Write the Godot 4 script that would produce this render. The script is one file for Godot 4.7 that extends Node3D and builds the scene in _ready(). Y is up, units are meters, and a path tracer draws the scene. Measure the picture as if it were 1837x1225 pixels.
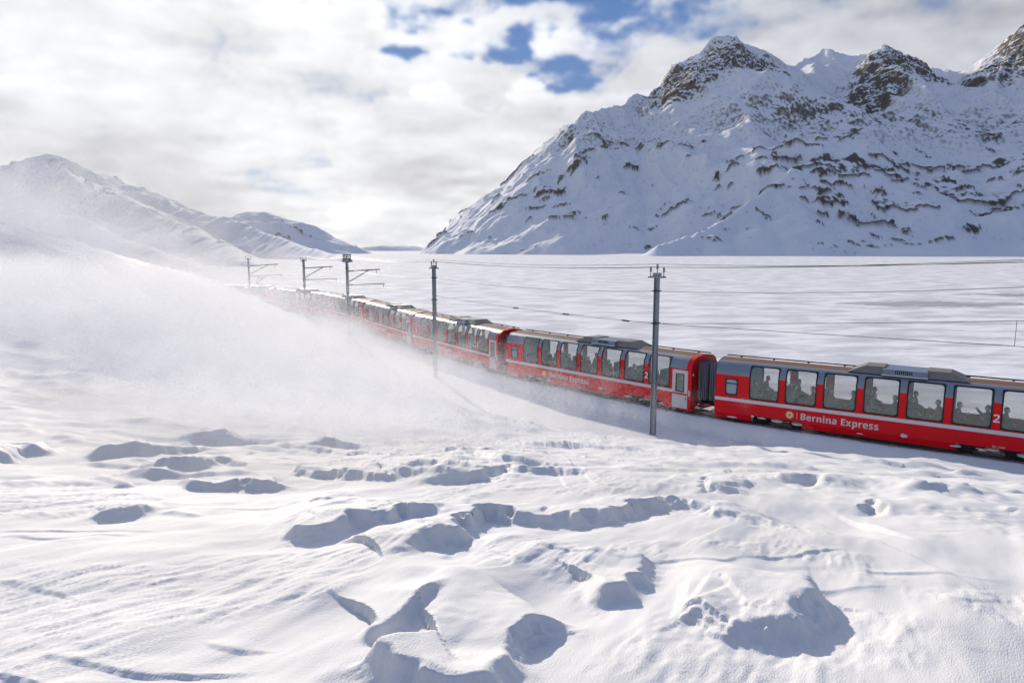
extends Node3D
# A red panorama train on a snowy lake shore, drifting snow in the wind, mountains behind.
# x to the right, y up (rail head at 0), -z away from the viewer; metres.

const EYE := Vector3(0, 9.45, 0)
const SUN_AZ := -20.0      # degrees, clockwise from straight ahead
const SUN_EL := 20.0
const LAKE_Y := -3.0
const CAR_LEN := 15.85
var names := {}
var M := {}

func _ready() -> void:
	# ---- camera, sky, sun, exposure
	var cam := Camera3D.new()
	cam.name = "camera"
	cam.fov = 53.13
	cam.far = 20000.0
	cam.near = 0.1
	cam.position = EYE
	cam.rotation_degrees = Vector3(-7.648, 0, 0)
	add_child(cam)
	var env := Environment.new()
	env.background_mode = Environment.BG_SKY
	var sky := Sky.new()
	var pano := PanoramaSkyMaterial.new()
	pano.panorama = make_sky()
	sky.sky_material = pano
	env.sky = sky
	env.background_energy_multiplier = 1.0
	env.tonemap_mode = Environment.TONE_MAPPER_LINEAR
	env.tonemap_exposure = 1.23
	env.sdfgi_enabled = true
	env.ssao_enabled = true
	env.ssil_enabled = true
	env.volumetric_fog_enabled = true
	env.volumetric_fog_density = 0.000011
	env.volumetric_fog_albedo = Color(1, 1, 1)
	env.volumetric_fog_anisotropy = 0.45
	var we := WorldEnvironment.new()
	we.name = "environment"
	we.environment = env
	add_child(we)
	var sun := DirectionalLight3D.new()
	sun.name = "sun"
	sun.light_color = Color(1.0, 0.95, 0.88)
	sun.light_energy = 1.3
	sun.light_angular_distance = 1.4
	sun.shadow_enabled = true
	sun.rotation_degrees = Vector3(-SUN_EL, 180.0 - SUN_AZ, 0)
	add_child(sun)

	make_materials()
	# ---- large structure
	var t0 := Time.get_ticks_msec()
	build_ground()
	print("ground ", Time.get_ticks_msec() - t0)
	build_lake()
	build_mountains()
	print("mountains ", Time.get_ticks_msec() - t0)
	# ---- things
	build_track()
	build_train()
	print("train ", Time.get_ticks_msec() - t0)
	build_people()
	build_masts()
	build_hut()
	# ---- drifting snow
	build_drift()
	print("all ", Time.get_ticks_msec() - t0)

# ------------------------------------------------------------------ helpers
func unique(n: String) -> String:
	if not names.has(n):
		names[n] = 0
		return n
	names[n] += 1
	return "%s_%03d" % [n, names[n]]

func tag(o: Node, label: String, category: String, group := "", kind := "") -> void:
	o.set_meta("label", label)
	o.set_meta("category", category)
	if group: o.set_meta("group", group)
	if kind: o.set_meta("kind", kind)

func thing(called: String, label: String, category: String, group := "", at := Vector3.ZERO) -> Node3D:
	var o := Node3D.new()
	o.name = unique(called)
	add_child(o)
	o.position = at
	tag(o, label, category, group)
	return o

func part(called: String, mesh: Mesh, m: Material, parent: Node, at := Vector3.ZERO) -> MeshInstance3D:
	var o := MeshInstance3D.new()
	o.name = called
	o.mesh = mesh
	if m: o.material_override = m
	o.position = at
	parent.add_child(o, true)
	return o

func begin() -> SurfaceTool:
	var st := SurfaceTool.new()
	st.begin(Mesh.PRIMITIVE_TRIANGLES)
	st.set_smooth_group(-1)
	return st

func finish(st: SurfaceTool) -> ArrayMesh:
	st.generate_normals()
	return st.commit()

func quad(st: SurfaceTool, a: Vector3, b: Vector3, c: Vector3, d: Vector3) -> void:
	st.add_vertex(a); st.add_vertex(b); st.add_vertex(c)
	st.add_vertex(a); st.add_vertex(c); st.add_vertex(d)

func box(st: SurfaceTool, c: Vector3, s: Vector3, rot := Basis()) -> void:
	var h := s * 0.5
	var p := []
	for i in 8:
		p.append(c + rot * Vector3(h.x * (1 if i & 1 else -1), h.y * (1 if i & 2 else -1), h.z * (1 if i & 4 else -1)))
	quad(st, p[4], p[6], p[7], p[5])
	quad(st, p[1], p[3], p[2], p[0])
	quad(st, p[5], p[7], p[3], p[1])
	quad(st, p[0], p[2], p[6], p[4])
	quad(st, p[6], p[2], p[3], p[7])
	quad(st, p[0], p[4], p[5], p[1])

func box_mesh(c: Vector3, s: Vector3, rot := Basis()) -> ArrayMesh:
	var st := begin()
	box(st, c, s, rot)
	return finish(st)

func tube(st: SurfaceTool, a: Vector3, b: Vector3, ra: float, rb: float, n := 8, caps := true) -> void:
	var d := (b - a).normalized()
	var u := d.cross(Vector3.UP if absf(d.y) < 0.95 else Vector3.RIGHT).normalized()
	var v := u.cross(d)
	for i in n:
		var t0 := TAU * i / n
		var t1 := TAU * (i + 1) / n
		var e0 := u * cos(t0) + v * sin(t0)
		var e1 := u * cos(t1) + v * sin(t1)
		quad(st, a + e0 * ra, b + e0 * rb, b + e1 * rb, a + e1 * ra)
		if caps:
			st.add_vertex(b); st.add_vertex(b + e1 * rb); st.add_vertex(b + e0 * rb)
			st.add_vertex(a); st.add_vertex(a + e0 * ra); st.add_vertex(a + e1 * ra)

func tube_mesh(a: Vector3, b: Vector3, ra: float, rb: float, n := 8) -> ArrayMesh:
	var st := begin()
	tube(st, a, b, ra, rb, n)
	return finish(st)

func grid_mesh(v: PackedVector3Array, nrm: PackedVector3Array, uv: PackedVector2Array, col: PackedColorArray, nx: int, nz: int) -> ArrayMesh:
	var idx := PackedInt32Array()
	idx.resize((nx - 1) * (nz - 1) * 6)
	var k := 0
	for j in nz - 1:
		for i in nx - 1:
			var a := j * nx + i
			# cut each cell along the diagonal that keeps brows whole
			if absf(v[a].y - v[a + nx + 1].y) < absf(v[a + 1].y - v[a + nx].y):
				idx[k] = a; idx[k + 1] = a + nx; idx[k + 2] = a + nx + 1
				idx[k + 3] = a; idx[k + 4] = a + nx + 1; idx[k + 5] = a + 1
			else:
				idx[k] = a; idx[k + 1] = a + nx; idx[k + 2] = a + 1
				idx[k + 3] = a + 1; idx[k + 4] = a + nx; idx[k + 5] = a + nx + 1
			k += 6
	var arr := []
	arr.resize(Mesh.ARRAY_MAX)
	arr[Mesh.ARRAY_VERTEX] = v
	arr[Mesh.ARRAY_NORMAL] = nrm
	if uv.size(): arr[Mesh.ARRAY_TEX_UV] = uv
	if col.size(): arr[Mesh.ARRAY_COLOR] = col
	arr[Mesh.ARRAY_INDEX] = idx
	var am := ArrayMesh.new()
	am.add_surface_from_arrays(Mesh.PRIMITIVE_TRIANGLES, arr)
	return am

func noise(seed_: int, freq: float, oct := 4, kind := FastNoiseLite.TYPE_SIMPLEX_SMOOTH) -> FastNoiseLite:
	var n := FastNoiseLite.new()
	n.seed = seed_
	n.frequency = freq
	n.noise_type = kind
	n.fractal_type = FastNoiseLite.FRACTAL_FBM if oct > 1 else FastNoiseLite.FRACTAL_NONE
	n.fractal_octaves = oct
	return n

func smooth01(a: float, b: float, x: float) -> float:
	var t := clampf((x - a) / (b - a), 0.0, 1.0)
	return t * t * (3.0 - 2.0 * t)

# ------------------------------------------------------------------ sky
func bump(az: float, el: float, a0: float, e0: float, wa: float, we: float) -> float:
	var p := (az - a0) / wa
	var q := (el - e0) / we
	return exp(-p * p - q * q)

func make_sky() -> ImageTexture:
	var w := 2048
	var h := 1024
	var im := Image.create_empty(w, h, false, Image.FORMAT_RGBF)
	var n1 := noise(11, 1.0, 6)
	var n2 := noise(23, 1.0, 5)
	var n3 := noise(37, 1.0, 4)
	var saz := deg_to_rad(SUN_AZ)
	var sel := deg_to_rad(SUN_EL)
	var s := Vector3(sin(saz) * cos(sel), sin(sel), -cos(saz) * cos(sel))
	var low := Color(0.38, 0.39, 0.41)
	im.fill(low)
	for j in h / 2 + 1:
		var el := 90.0 - (j + 0.5) * 180.0 / h
		var ce := cos(deg_to_rad(el))
		var se := sin(deg_to_rad(el))
		for i in w:
			var az := (i + 0.5) * 360.0 / w
			if az > 180.0: az -= 360.0
			var d := Vector3(sin(deg_to_rad(az)) * ce, se, -cos(deg_to_rad(az)) * ce)
			var ang := rad_to_deg(acos(clampf(d.dot(s), -1.0, 1.0)))
			# cloud deck seen in perspective
			var k := 1.0 / (maxf(d.y, 0.0) + 0.16)
			var px := d.x * k
			var pz := d.z * k
			var f := n1.get_noise_3d(px * 0.75, pz * 1.15, 3.1)
			var g := n2.get_noise_3d(px * 2.2 + 7.0, pz * 2.8, 0.4)
			var wisp := n3.get_noise_3d(d.x * 5.0 + g * 0.5, d.y * 11.0, d.z * 5.0)
			var fine := n1.get_noise_3d(d.x * 9.0, d.y * 15.0, d.z * 9.0)
			# breaks in the cloud
			var wa := az + 5.5 * fine + 5.0 * wisp
			var wl := el + 2.6 * n2.get_noise_3d(d.x * 8.0, d.y * 14.0, d.z * 8.0 + 5.0) + 1.6 * wisp
			var gap := 0.9 * bump(wa, wl, 1.2, 15.7, 3.6, 1.2) + 0.9 * bump(wa, wl, 4.6, 13.6, 2.2, 0.9) + 0.9 * bump(wa, wl, -8.6, 15.0, 2.6, 0.9)
			gap += 1.0 * bump(wa, wl, 3.5, 20.0, 9.0, 1.6) + 0.6 * bump(wa, wl, -9.0, 18.2, 4.0, 1.2) + 0.55 * bump(wa, wl, 10.0, 17.5, 5.0, 1.6) + 0.3 * bump(wa, wl, 24.0, 18.5, 9.0, 2.0)
			gap += 0.40 * bump(wa, wl, -19.5, 6.0, 3.6, 1.6) + 0.35 * bump(wa, wl, -4.0, 3.2, 1.8, 1.8) + 0.25 * bump(wa, wl, -33, 9.5, 6.0, 0.7)
			var away := smooth01(40.0, 75.0, absf(az)) * 0.62 + smooth01(24.0, 50.0, el) * 0.42
			var cover := 0.90 + 0.40 * f + 0.25 * g + 0.2 * wisp - 1.15 * gap - 0.55 * away + 0.35 * smooth01(12.0, 0.0, el)
			var shred := n2.get_noise_3d(d.x * 26.0 + fine * 2.0, d.y * 46.0, d.z * 26.0)
			cover = smooth01(0.16, 0.84, cover + 0.16 * fine + 0.24 * shred)
			# a bank of cumulus whose rim catches the sun
			var rim_el := 12.9 - 0.010 * (az + 1.5) * (az + 1.5) + 3.2 * fine + 1.6 * wisp
			var cum := smooth01(0.0, 0.8, rim_el - el) * smooth01(-17.0, -9.0, az) * smooth01(14.0, 6.0, az)
			cover = maxf(cover, cum * (1.0 - 0.6 * bump(wa, wl, -3.5, 3.6, 2.0, 2.0)))
			var glow := exp(-pow(ang / 52.0, 1.4))
			var body := 0.30 + 0.45 * glow + 0.10 * bump(az, el, -12.0, 2.0, 9.0, 3.5)
			body *= 1.0 + (0.36 * g + 0.36 * f + 0.30 * wisp + 0.26 * fine + 0.12 * shred) * (1.0 - 0.50 * glow)
			body += cum * (0.15 * exp(-maxf(rim_el - el, 0.0) / 1.1) - 0.09 * smooth01(1.5, 6.0, rim_el - el))
			body += 0.16 * glow * cover * (1.0 - cover) * 4.0 * (0.4 + 0.6 * gap)
			var warm := 0.02 * glow
			var cr := body * (0.965 + warm)
			var cg := body * 1.005
			var cb := body * (1.055 - warm + 0.08 * (1.0 - glow))
			var hz := exp(-el / 9.0)
			var br := lerpf(0.030, 0.20, hz) + 0.05 * glow * glow
			var bg := lerpf(0.125, 0.34, hz) + 0.05 * glow * glow
			var bb := lerpf(0.38, 0.50, hz) + 0.04 * glow * glow
			im.set_pixel(i, j, Color(lerpf(br, cr, cover), lerpf(bg, cg, cover), lerpf(bb, cb, cover)))
	return ImageTexture.create_from_image(im)

# ------------------------------------------------------------------ materials
func mat(c: Color, rough := 0.8, metal := 0.0, spec := 0.5) -> StandardMaterial3D:
	var m := StandardMaterial3D.new()
	m.albedo_color = c
	m.roughness = rough
	m.metallic = metal
	m.metallic_specular = spec
	return m

func noise_tex(seed_: int, freq: float, oct: int, size := 1024, stretch := 1.0) -> NoiseTexture2D:
	var t := NoiseTexture2D.new()
	t.width = size
	t.height = size
	t.seamless = true
	t.seamless_blend_skirt = 0.2
	var n := noise(seed_, freq, oct)
	t.noise = n
	return t

func make_materials() -> void:
	var snow := mat(Color(0.84, 0.84, 0.84), 0.75, 0.0, 0.35)
	snow.heightmap_enabled = true
	snow.heightmap_texture = noise_tex(5, 0.07, 5)
	snow.heightmap_scale = 0.25
	snow.uv1_scale = Vector3(0.42, 1.0, 1)
	M.snow = snow
	var lake := mat(Color(1, 1, 1), 0.9, 0.0, 0.15)
	var lt := noise_tex(61, 0.018, 6, 2048)
	var ramp := Gradient.new()
	ramp.offsets = PackedFloat32Array([0.0, 0.40, 0.5, 0.60, 1.0])
	ramp.colors = PackedColorArray([Color(0.77, 0.775, 0.785), Color(0.825, 0.828, 0.835), Color(0.875, 0.878, 0.882), Color(0.91, 0.912, 0.914), Color(0.925, 0.925, 0.926)])
	lt.color_ramp = ramp
	lake.albedo_texture = lt
	lake.heightmap_enabled = true
	lake.heightmap_texture = noise_tex(62, 0.05, 6, 2048)
	lake.heightmap_scale = 14.0
	lake.uv1_scale = Vector3(1, 1, 1)
	M.lake = lake
	M.ice = mat(Color(0.66, 0.67, 0.685), 0.7, 0.0, 0.3)
	var mount := mat(Color(1, 1, 1), 0.9, 0.0, 0.25)
	mount.vertex_color_use_as_albedo = true
	M.mount = mount
	M.red = mat(Color(0.88, 0.01, 0.095), 0.45, 0.0, 0.35)
	M.red_dark = mat(Color(0.62, 0.03, 0.06), 0.5)
	M.cove = mat(Color(0.50, 0.53, 0.58), 0.42, 0.25)
	var rf := mat(Color(0.50, 0.39, 0.33), 0.8, 0.0, 0.25)
	M.roof = rf
	M.stripe = mat(Color(0.82, 0.82, 0.81), 0.5)
	M.white = mat(Color(0.88, 0.88, 0.87), 0.5)
	M.door = mat(Color(0.80, 0.80, 0.79), 0.45)
	M.rubber = mat(Color(0.055, 0.06, 0.07), 0.55)
	M.dark = mat(Color(0.12, 0.12, 0.13), 0.7)
	M.under = mat(Color(0.20, 0.20, 0.21), 0.8)
	M.bellows = mat(Color(0.40, 0.42, 0.45), 0.85)
	M.inside = mat(Color(0.50, 0.52, 0.52), 0.8)
	M.floor = mat(Color(0.30, 0.31, 0.32), 0.8)
	M.seat = mat(Color(0.27, 0.33, 0.31), 0.9)
	M.unit = mat(Color(0.48, 0.46, 0.43), 0.55, 0.1)
	M.unit_blue = mat(Color(0.42, 0.48, 0.56), 0.5, 0.1)
	M.steel = mat(Color(0.52, 0.55, 0.58), 0.45, 0.55)
	M.wire = mat(Color(0.16, 0.17, 0.18), 0.5, 0.3)
	M.porcelain = mat(Color(0.20, 0.17, 0.16), 0.3)
	M.frost = mat(Color(0.55, 0.66, 0.69), 0.25)
	M.gold = mat(Color(0.93, 0.87, 0.62), 0.5)
	M.lamp = mat(Color(0.93, 0.86, 0.55), 0.4)
	M.rail = mat(Color(0.34, 0.31, 0.29), 0.5, 0.5)
	M.crust = mat(Color(0.84, 0.84, 0.84), 0.9, 0.0, 0.3)
	M.stone = mat(Color(0.50, 0.50, 0.51), 0.9)
	M.snow_roof = mat(Color(0.93, 0.94, 0.95), 0.9)
	var gl := mat(Color(0.66, 0.72, 0.68, 0.31), 0.02, 0.0, 0.5)
	gl.transparency = BaseMaterial3D.TRANSPARENCY_ALPHA
	M.glass = gl
	var body := mat(Color(1, 1, 1), 0.85)
	body.vertex_color_use_as_albedo = true
	M.person = body

# ------------------------------------------------------------------ ground
# points (x, depth, height) through which the snow slope runs
const SLOPE := [
	Vector3(0.00, 0.00, 7.75), Vector3(-8.00, 0.00, 8.20), Vector3(8.00, 0.00, 7.30), Vector3(0.00, -8.00, 8.60), Vector3(-14.00, -8.00, 10.00),
	Vector3(14.00, -8.00, 8.00), Vector3(-25.00, 0.00, 10.00), Vector3(25.00, 0.00, 6.00), Vector3(0.00, 5.00, 7.00), Vector3(-6.00, 6.00, 7.00),
	Vector3(7.00, 6.00, 6.65), Vector3(0.00, 11.00, 5.70), Vector3(-10.00, 12.00, 6.00), Vector3(10.00, 12.00, 5.10), Vector3(0.00, 18.00, 4.00),
	Vector3(12.00, 18.00, 3.20), Vector3(-12.00, 20.00, 4.90), Vector3(-28.00, 20.00, 8.20), Vector3(22.00, 14.00, 3.20), Vector3(0.00, 26.00, 2.00),
	Vector3(8.00, 24.00, 2.20), Vector3(-10.00, 30.00, 3.30), Vector3(-25.00, 38.00, 6.00), Vector3(-45.00, 40.00, 9.80), Vector3(-16.00, 45.00, 2.90),
	Vector3(-28.00, 60.00, 4.20), Vector3(-70.00, 40.00, 13.00), Vector3(-40.00, 58.00, 7.60), Vector3(23.87, 23.81, 0.80), Vector3(20.19, 26.01, 0.80),
	Vector3(17.76, 26.93, 0.80), Vector3(13.83, 28.23, 0.80), Vector3(10.42, 29.40, 0.80), Vector3(6.51, 30.57, 0.80), Vector3(2.23, 32.68, 0.85),
	Vector3(-0.53, 34.16, 0.90), Vector3(-2.68, 36.26, 0.90), Vector3(-5.43, 41.16, 0.90), Vector3(-8.74, 48.27, 0.85), Vector3(-12.53, 56.52, 0.80),
	Vector3(-18.53, 70.75, 0.80), Vector3(-22.88, 77.77, 1.10), Vector3(-30.98, 90.44, 1.60), Vector3(-36.72, 96.00, 2.85), Vector3(-40.13, 95.00, 4.54),
	Vector3(-43.53, 91.00, 6.37), Vector3(-48.87, 84.00, 8.98), Vector3(-51.53, 78.00, 10.88), Vector3(-54.73, 74.00, 12.11), Vector3(-60.04, 70.00, 13.52),
	Vector3(-75.00, 100.00, 7.00), Vector3(-60.00, 110.00, 2.50), Vector3(-48.00, 112.00, 0.50), Vector3(-90.00, 130.00, -2.00),
]
# brow of the snow bank above the track, from near to far
const BROW := [
	Vector3(23.87, 23.81, 0.80), Vector3(20.19, 26.01, 0.80), Vector3(17.76, 26.93, 0.80), Vector3(13.83, 28.23, 0.80), Vector3(10.42, 29.40, 0.80),
	Vector3(6.51, 30.57, 0.80), Vector3(2.23, 32.68, 0.85), Vector3(-0.53, 34.16, 0.90), Vector3(-2.68, 36.26, 0.90), Vector3(-5.43, 41.16, 0.90),
	Vector3(-8.74, 48.27, 0.85), Vector3(-12.53, 56.52, 0.80), Vector3(-18.53, 70.75, 0.80), Vector3(-22.88, 77.77, 1.10), Vector3(-30.98, 90.44, 1.60),
	Vector3(-36.72, 96.00, 2.85), Vector3(-40.13, 95.00, 4.54), Vector3(-43.53, 91.00, 6.37), Vector3(-48.87, 84.00, 8.98), Vector3(-51.53, 78.00, 10.88),
	Vector3(-54.73, 74.00, 12.11), Vector3(-60.04, 70.00, 13.52),
]
# wind-cut steps in the snow: [height, length of the back, ends, brow points (x, depth)]
const STEPS := [
	[0.173, 1.03, 0.07, 0.2, [Vector2(-0.76, 3.36), Vector2(-0.65, 3.24), Vector2(-0.53, 3.14), Vector2(-0.36, 3.03), Vector2(-0.19, 3.03), Vector2(-0.12, 3.09), Vector2(-0.05, 3.38), Vector2(-0.01, 3.69), Vector2(0.08, 3.83), Vector2(0.28, 3.92), Vector2(0.39, 4.04)]],
	[0.072, 1.5, 0.1, 0.4, [Vector2(-0.89, 3.66), Vector2(-0.75, 3.62), Vector2(-0.68, 3.76), Vector2(-0.60, 4.00), Vector2(-0.51, 4.24), Vector2(-0.44, 4.42)]],
	[0.144, 1.12, 0.16, 0.14, [Vector2(0.49, 4.49), Vector2(0.67, 4.50), Vector2(0.80, 4.54), Vector2(0.86, 4.71), Vector2(0.96, 4.85), Vector2(1.07, 5.17), Vector2(1.15, 5.29)]],
	[0.182, 1.5, 0.1, 0.16, [Vector2(1.04, 4.21), Vector2(1.16, 4.16), Vector2(1.25, 4.04), Vector2(1.35, 3.83), Vector2(1.49, 3.85), Vector2(1.64, 3.88), Vector2(1.72, 4.01), Vector2(1.83, 4.12), Vector2(2.00, 4.34), Vector2(2.08, 4.52), Vector2(2.23, 4.75), Vector2(2.26, 4.67)]],
	[0.166, 1.88, 0.16, 0.3, [Vector2(-1.14, 5.02), Vector2(-0.98, 4.93), Vector2(-0.90, 5.15), Vector2(-0.78, 5.45), Vector2(-0.58, 5.58), Vector2(-0.49, 5.89), Vector2(-0.42, 6.67), Vector2(-0.17, 6.83), Vector2(-0.01, 6.98), Vector2(0.18, 6.73), Vector2(0.36, 6.71), Vector2(0.77, 6.85), Vector2(1.05, 7.00), Vector2(1.35, 7.40), Vector2(1.81, 7.72), Vector2(2.17, 7.75), Vector2(2.29, 7.16), Vector2(2.43, 6.78), Vector2(2.59, 6.31)]],
	[0.182, 1.88, 0.1, 0.35, [Vector2(-2.11, 5.86), Vector2(-1.96, 5.87), Vector2(-1.81, 5.82), Vector2(-1.65, 5.94), Vector2(-1.50, 6.15), Vector2(-1.30, 6.20), Vector2(-1.13, 6.38), Vector2(-0.89, 6.60), Vector2(-0.46, 6.70)]],
	[0.13, 2.25, 0.16, 0.3, [Vector2(-1.52, 9.30), Vector2(-1.12, 9.76), Vector2(-0.74, 9.83), Vector2(-0.44, 10.06), Vector2(-0.13, 11.19), Vector2(0.15, 10.62), Vector2(0.57, 10.79), Vector2(0.99, 10.55), Vector2(1.22, 10.39), Vector2(1.44, 9.64)]],
	[0.14, 2.43, 0.09, 0.3, [Vector2(-3.57, 10.61), Vector2(-3.12, 10.30), Vector2(-2.74, 10.17), Vector2(-2.35, 9.93), Vector2(-1.99, 9.70), Vector2(-1.75, 9.93), Vector2(-1.44, 10.45)]],
	[0.14, 2.25, 0.09, 0.4, [Vector2(-4.24, 8.40), Vector2(-3.93, 8.61), Vector2(-3.65, 8.95), Vector2(-3.16, 8.83), Vector2(-2.95, 9.22)]],
	[0.14, 2.25, 0.09, 0.4, [Vector2(-5.79, 10.17), Vector2(-5.34, 9.86), Vector2(-4.86, 9.89), Vector2(-4.65, 10.55), Vector2(-4.28, 10.52), Vector2(-3.73, 10.08)]],
	[0.162, 2.62, 0.09, 0.5, [Vector2(-7.37, 11.47), Vector2(-7.04, 11.49), Vector2(-6.72, 11.74), Vector2(-6.40, 12.25), Vector2(-5.75, 13.19)]],
	[0.162, 2.62, 0.2, 0.4, [Vector2(-8.12, 9.85), Vector2(-8.06, 10.43), Vector2(-8.51, 11.42), Vector2(-8.02, 11.15), Vector2(-7.92, 11.49), Vector2(-7.85, 12.07)]],
	[0.072, 1.5, 0.16, 0.5, [Vector2(-4.02, 6.19), Vector2(-3.85, 6.27), Vector2(-3.72, 6.48), Vector2(-3.70, 6.90)]],
	[0.072, 1.5, 0.16, 0.5, [Vector2(-5.04, 8.34), Vector2(-4.83, 8.24), Vector2(-4.69, 8.38)]],
	[0.043, 1.5, 0.3, 0.5, [Vector2(-3.57, 6.62), Vector2(-3.21, 6.50), Vector2(-2.91, 6.52)]],
	[0.144, 1.88, 0.25, 0.3, [Vector2(2.34, 8.44), Vector2(2.67, 9.33), Vector2(2.91, 9.90), Vector2(2.77, 9.07), Vector2(3.02, 8.84), Vector2(3.29, 8.74), Vector2(3.53, 8.82)]],
	[0.115, 1.88, 0.16, 0.5, [Vector2(4.02, 10.33), Vector2(4.28, 10.02), Vector2(4.62, 9.84), Vector2(4.71, 9.21)]],
	[0.122, 0.75, 0.3, 0.3, [Vector2(3.93, 7.49), Vector2(4.16, 7.79), Vector2(4.38, 8.03), Vector2(4.49, 7.99), Vector2(4.36, 7.61), Vector2(4.30, 7.35)]],
	[0.086, 1.88, 0.3, 0.4, [Vector2(5.26, 8.97), Vector2(5.67, 8.99), Vector2(6.13, 9.29), Vector2(6.03, 8.79)]],
	[0.086, 1.88, 0.3, 0.3, [Vector2(5.48, 7.43), Vector2(5.60, 7.31), Vector2(5.63, 7.09), Vector2(5.85, 7.06)]],
	[0.065, 1.88, 0.3, 0.4, [Vector2(2.41, 12.58), Vector2(2.97, 13.03), Vector2(3.35, 12.53)]],
	[0.108, 2.25, 0.3, 0.4, [Vector2(6.20, 14.36), Vector2(6.95, 14.67), Vector2(6.94, 13.43)]],
	[0.086, 2.25, 0.3, 0.4, [Vector2(8.24, 13.50), Vector2(12.58, 19.03), Vector2(8.70, 12.22)]],
	[0.13, 2.62, 0.3, 0.4, [Vector2(-7.41, 14.26), Vector2(-6.92, 15.32), Vector2(-6.02, 16.00)]],
	[0.14, 2.62, 0.3, 0.4, [Vector2(-4.79, 14.28), Vector2(-3.91, 15.60), Vector2(-2.87, 15.64)]],
	[0.13, 2.62, 0.3, 0.4, [Vector2(-2.21, 16.61), Vector2(-0.80, 16.23), Vector2(0.16, 16.43)]],
	[0.108, 2.25, 0.2, 0.4, [Vector2(-1.16, 13.92), Vector2(-0.84, 14.60), Vector2(-0.33, 13.61), Vector2(0.02, 12.69)]],
]
# middle of the track (x, depth)
const TRACK := [
	Vector2(42.18, 20.24),
	Vector2(22.76, 30.57),
	Vector2(14.20, 36.59),
	Vector2(9.35, 40.91),
	Vector2(2.37, 48.71),
	Vector2(-1.38, 54.06),
	Vector2(-6.92, 62.94),
	Vector2(-9.89, 68.61),
	Vector2(-14.91, 77.79),
	Vector2(-18.09, 83.94),
	Vector2(-23.71, 92.76),
	Vector2(-27.47, 98.04),
	Vector2(-34.53, 105.76),
	Vector2(-39.52, 109.61),
	Vector2(-48.48, 114.99),
	Vector2(-54.35, 117.80),
	Vector2(-64.25, 121.20),
	Vector2(-87.88, 129.34),
]
# carriages: x, depth, heading in degrees
const CARS := [
	Vector3(18.48, 33.58, -35.10), Vector3(5.86, 44.81, -48.20), Vector3(-4.15, 58.50, -58.00), Vector3(-12.40, 73.20, -61.30), Vector3(-20.90, 88.35, -57.50),
	Vector3(-31.00, 101.90, -47.50), Vector3(-44.00, 112.30, -31.00), Vector3(-59.30, 119.50, -19.00),
]

func spline(pts: Array, per: int) -> PackedVector2Array:
	var out := PackedVector2Array()
	var n := pts.size()
	for i in n - 1:
		var a: Vector2 = pts[maxi(i - 1, 0)]
		var b: Vector2 = pts[i]
		var c: Vector2 = pts[i + 1]
		var d: Vector2 = pts[mini(i + 2, n - 1)]
		for k in per:
			out.append(b.cubic_interpolate(c, a, d, float(k) / per))
	out.append(pts[n - 1])
	return out

# signed distance (left of the direction of travel positive) and place along the line 0..1
func line_distance(p: Vector2, l: PackedVector2Array, cum: PackedFloat32Array) -> Vector2:
	var best := 1e18
	var sd := 0.0
	var tt := 0.0
	var total := cum[cum.size() - 1]
	for i in l.size() - 1:
		var a := l[i]
		var e := l[i + 1] - a
		var q := p - a
		var ll := e.length_squared()
		var t := clampf(q.dot(e) / ll, 0.0, 1.0)
		var r := q - e * t
		var d2 := r.length_squared()
		if d2 < best + 1e-6:
			var cr := e.x * q.y - e.y * q.x
			var perp := absf(cr) / sqrt(ll)
			if d2 < best - 1e-6 or perp > absf(sd):
				best = minf(d2, best)
				sd = (1.0 if cr >= 0.0 else -1.0) * maxf(perp, 1e-9)
				tt = (cum[i] + sqrt(ll) * t) / total
	return Vector2(sqrt(best) * (1.0 if sd >= 0.0 else -1.0), tt)

func box_blur(a: PackedFloat32Array, w: int, h: int, r: int) -> PackedFloat32Array:
	var mid := PackedFloat32Array(); mid.resize(w * h)
	for j in h:
		var s := 0.0
		for i in range(-r, w):
			s += a[j * w + mini(i + r, w - 1)]
			if i - r - 1 >= 0: s -= a[j * w + i - r - 1]
			elif i > -r: s -= a[j * w]
			if i == -r: s += a[j * w] * r
			if i >= 0: mid[j * w + i] = s / (2 * r + 1)
	var out := PackedFloat32Array(); out.resize(w * h)
	for i in w:
		var s := 0.0
		for j in range(-r, h):
			s += mid[mini(j + r, h - 1) * w + i]
			if j - r - 1 >= 0: s -= mid[(j - r - 1) * w + i]
			elif j > -r: s -= mid[i]
			if j == -r: s += mid[i] * r
			if j >= 0: out[j * w + i] = s / (2 * r + 1)
	return out

func cumulative(l: PackedVector2Array) -> PackedFloat32Array:
	var c := PackedFloat32Array([0.0])
	for i in l.size() - 1:
		c.append(c[i] + l[i].distance_to(l[i + 1]))
	return c

func kern(r2: float) -> float:
	return r2 * log(r2) if r2 > 1e-12 else 0.0

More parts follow.
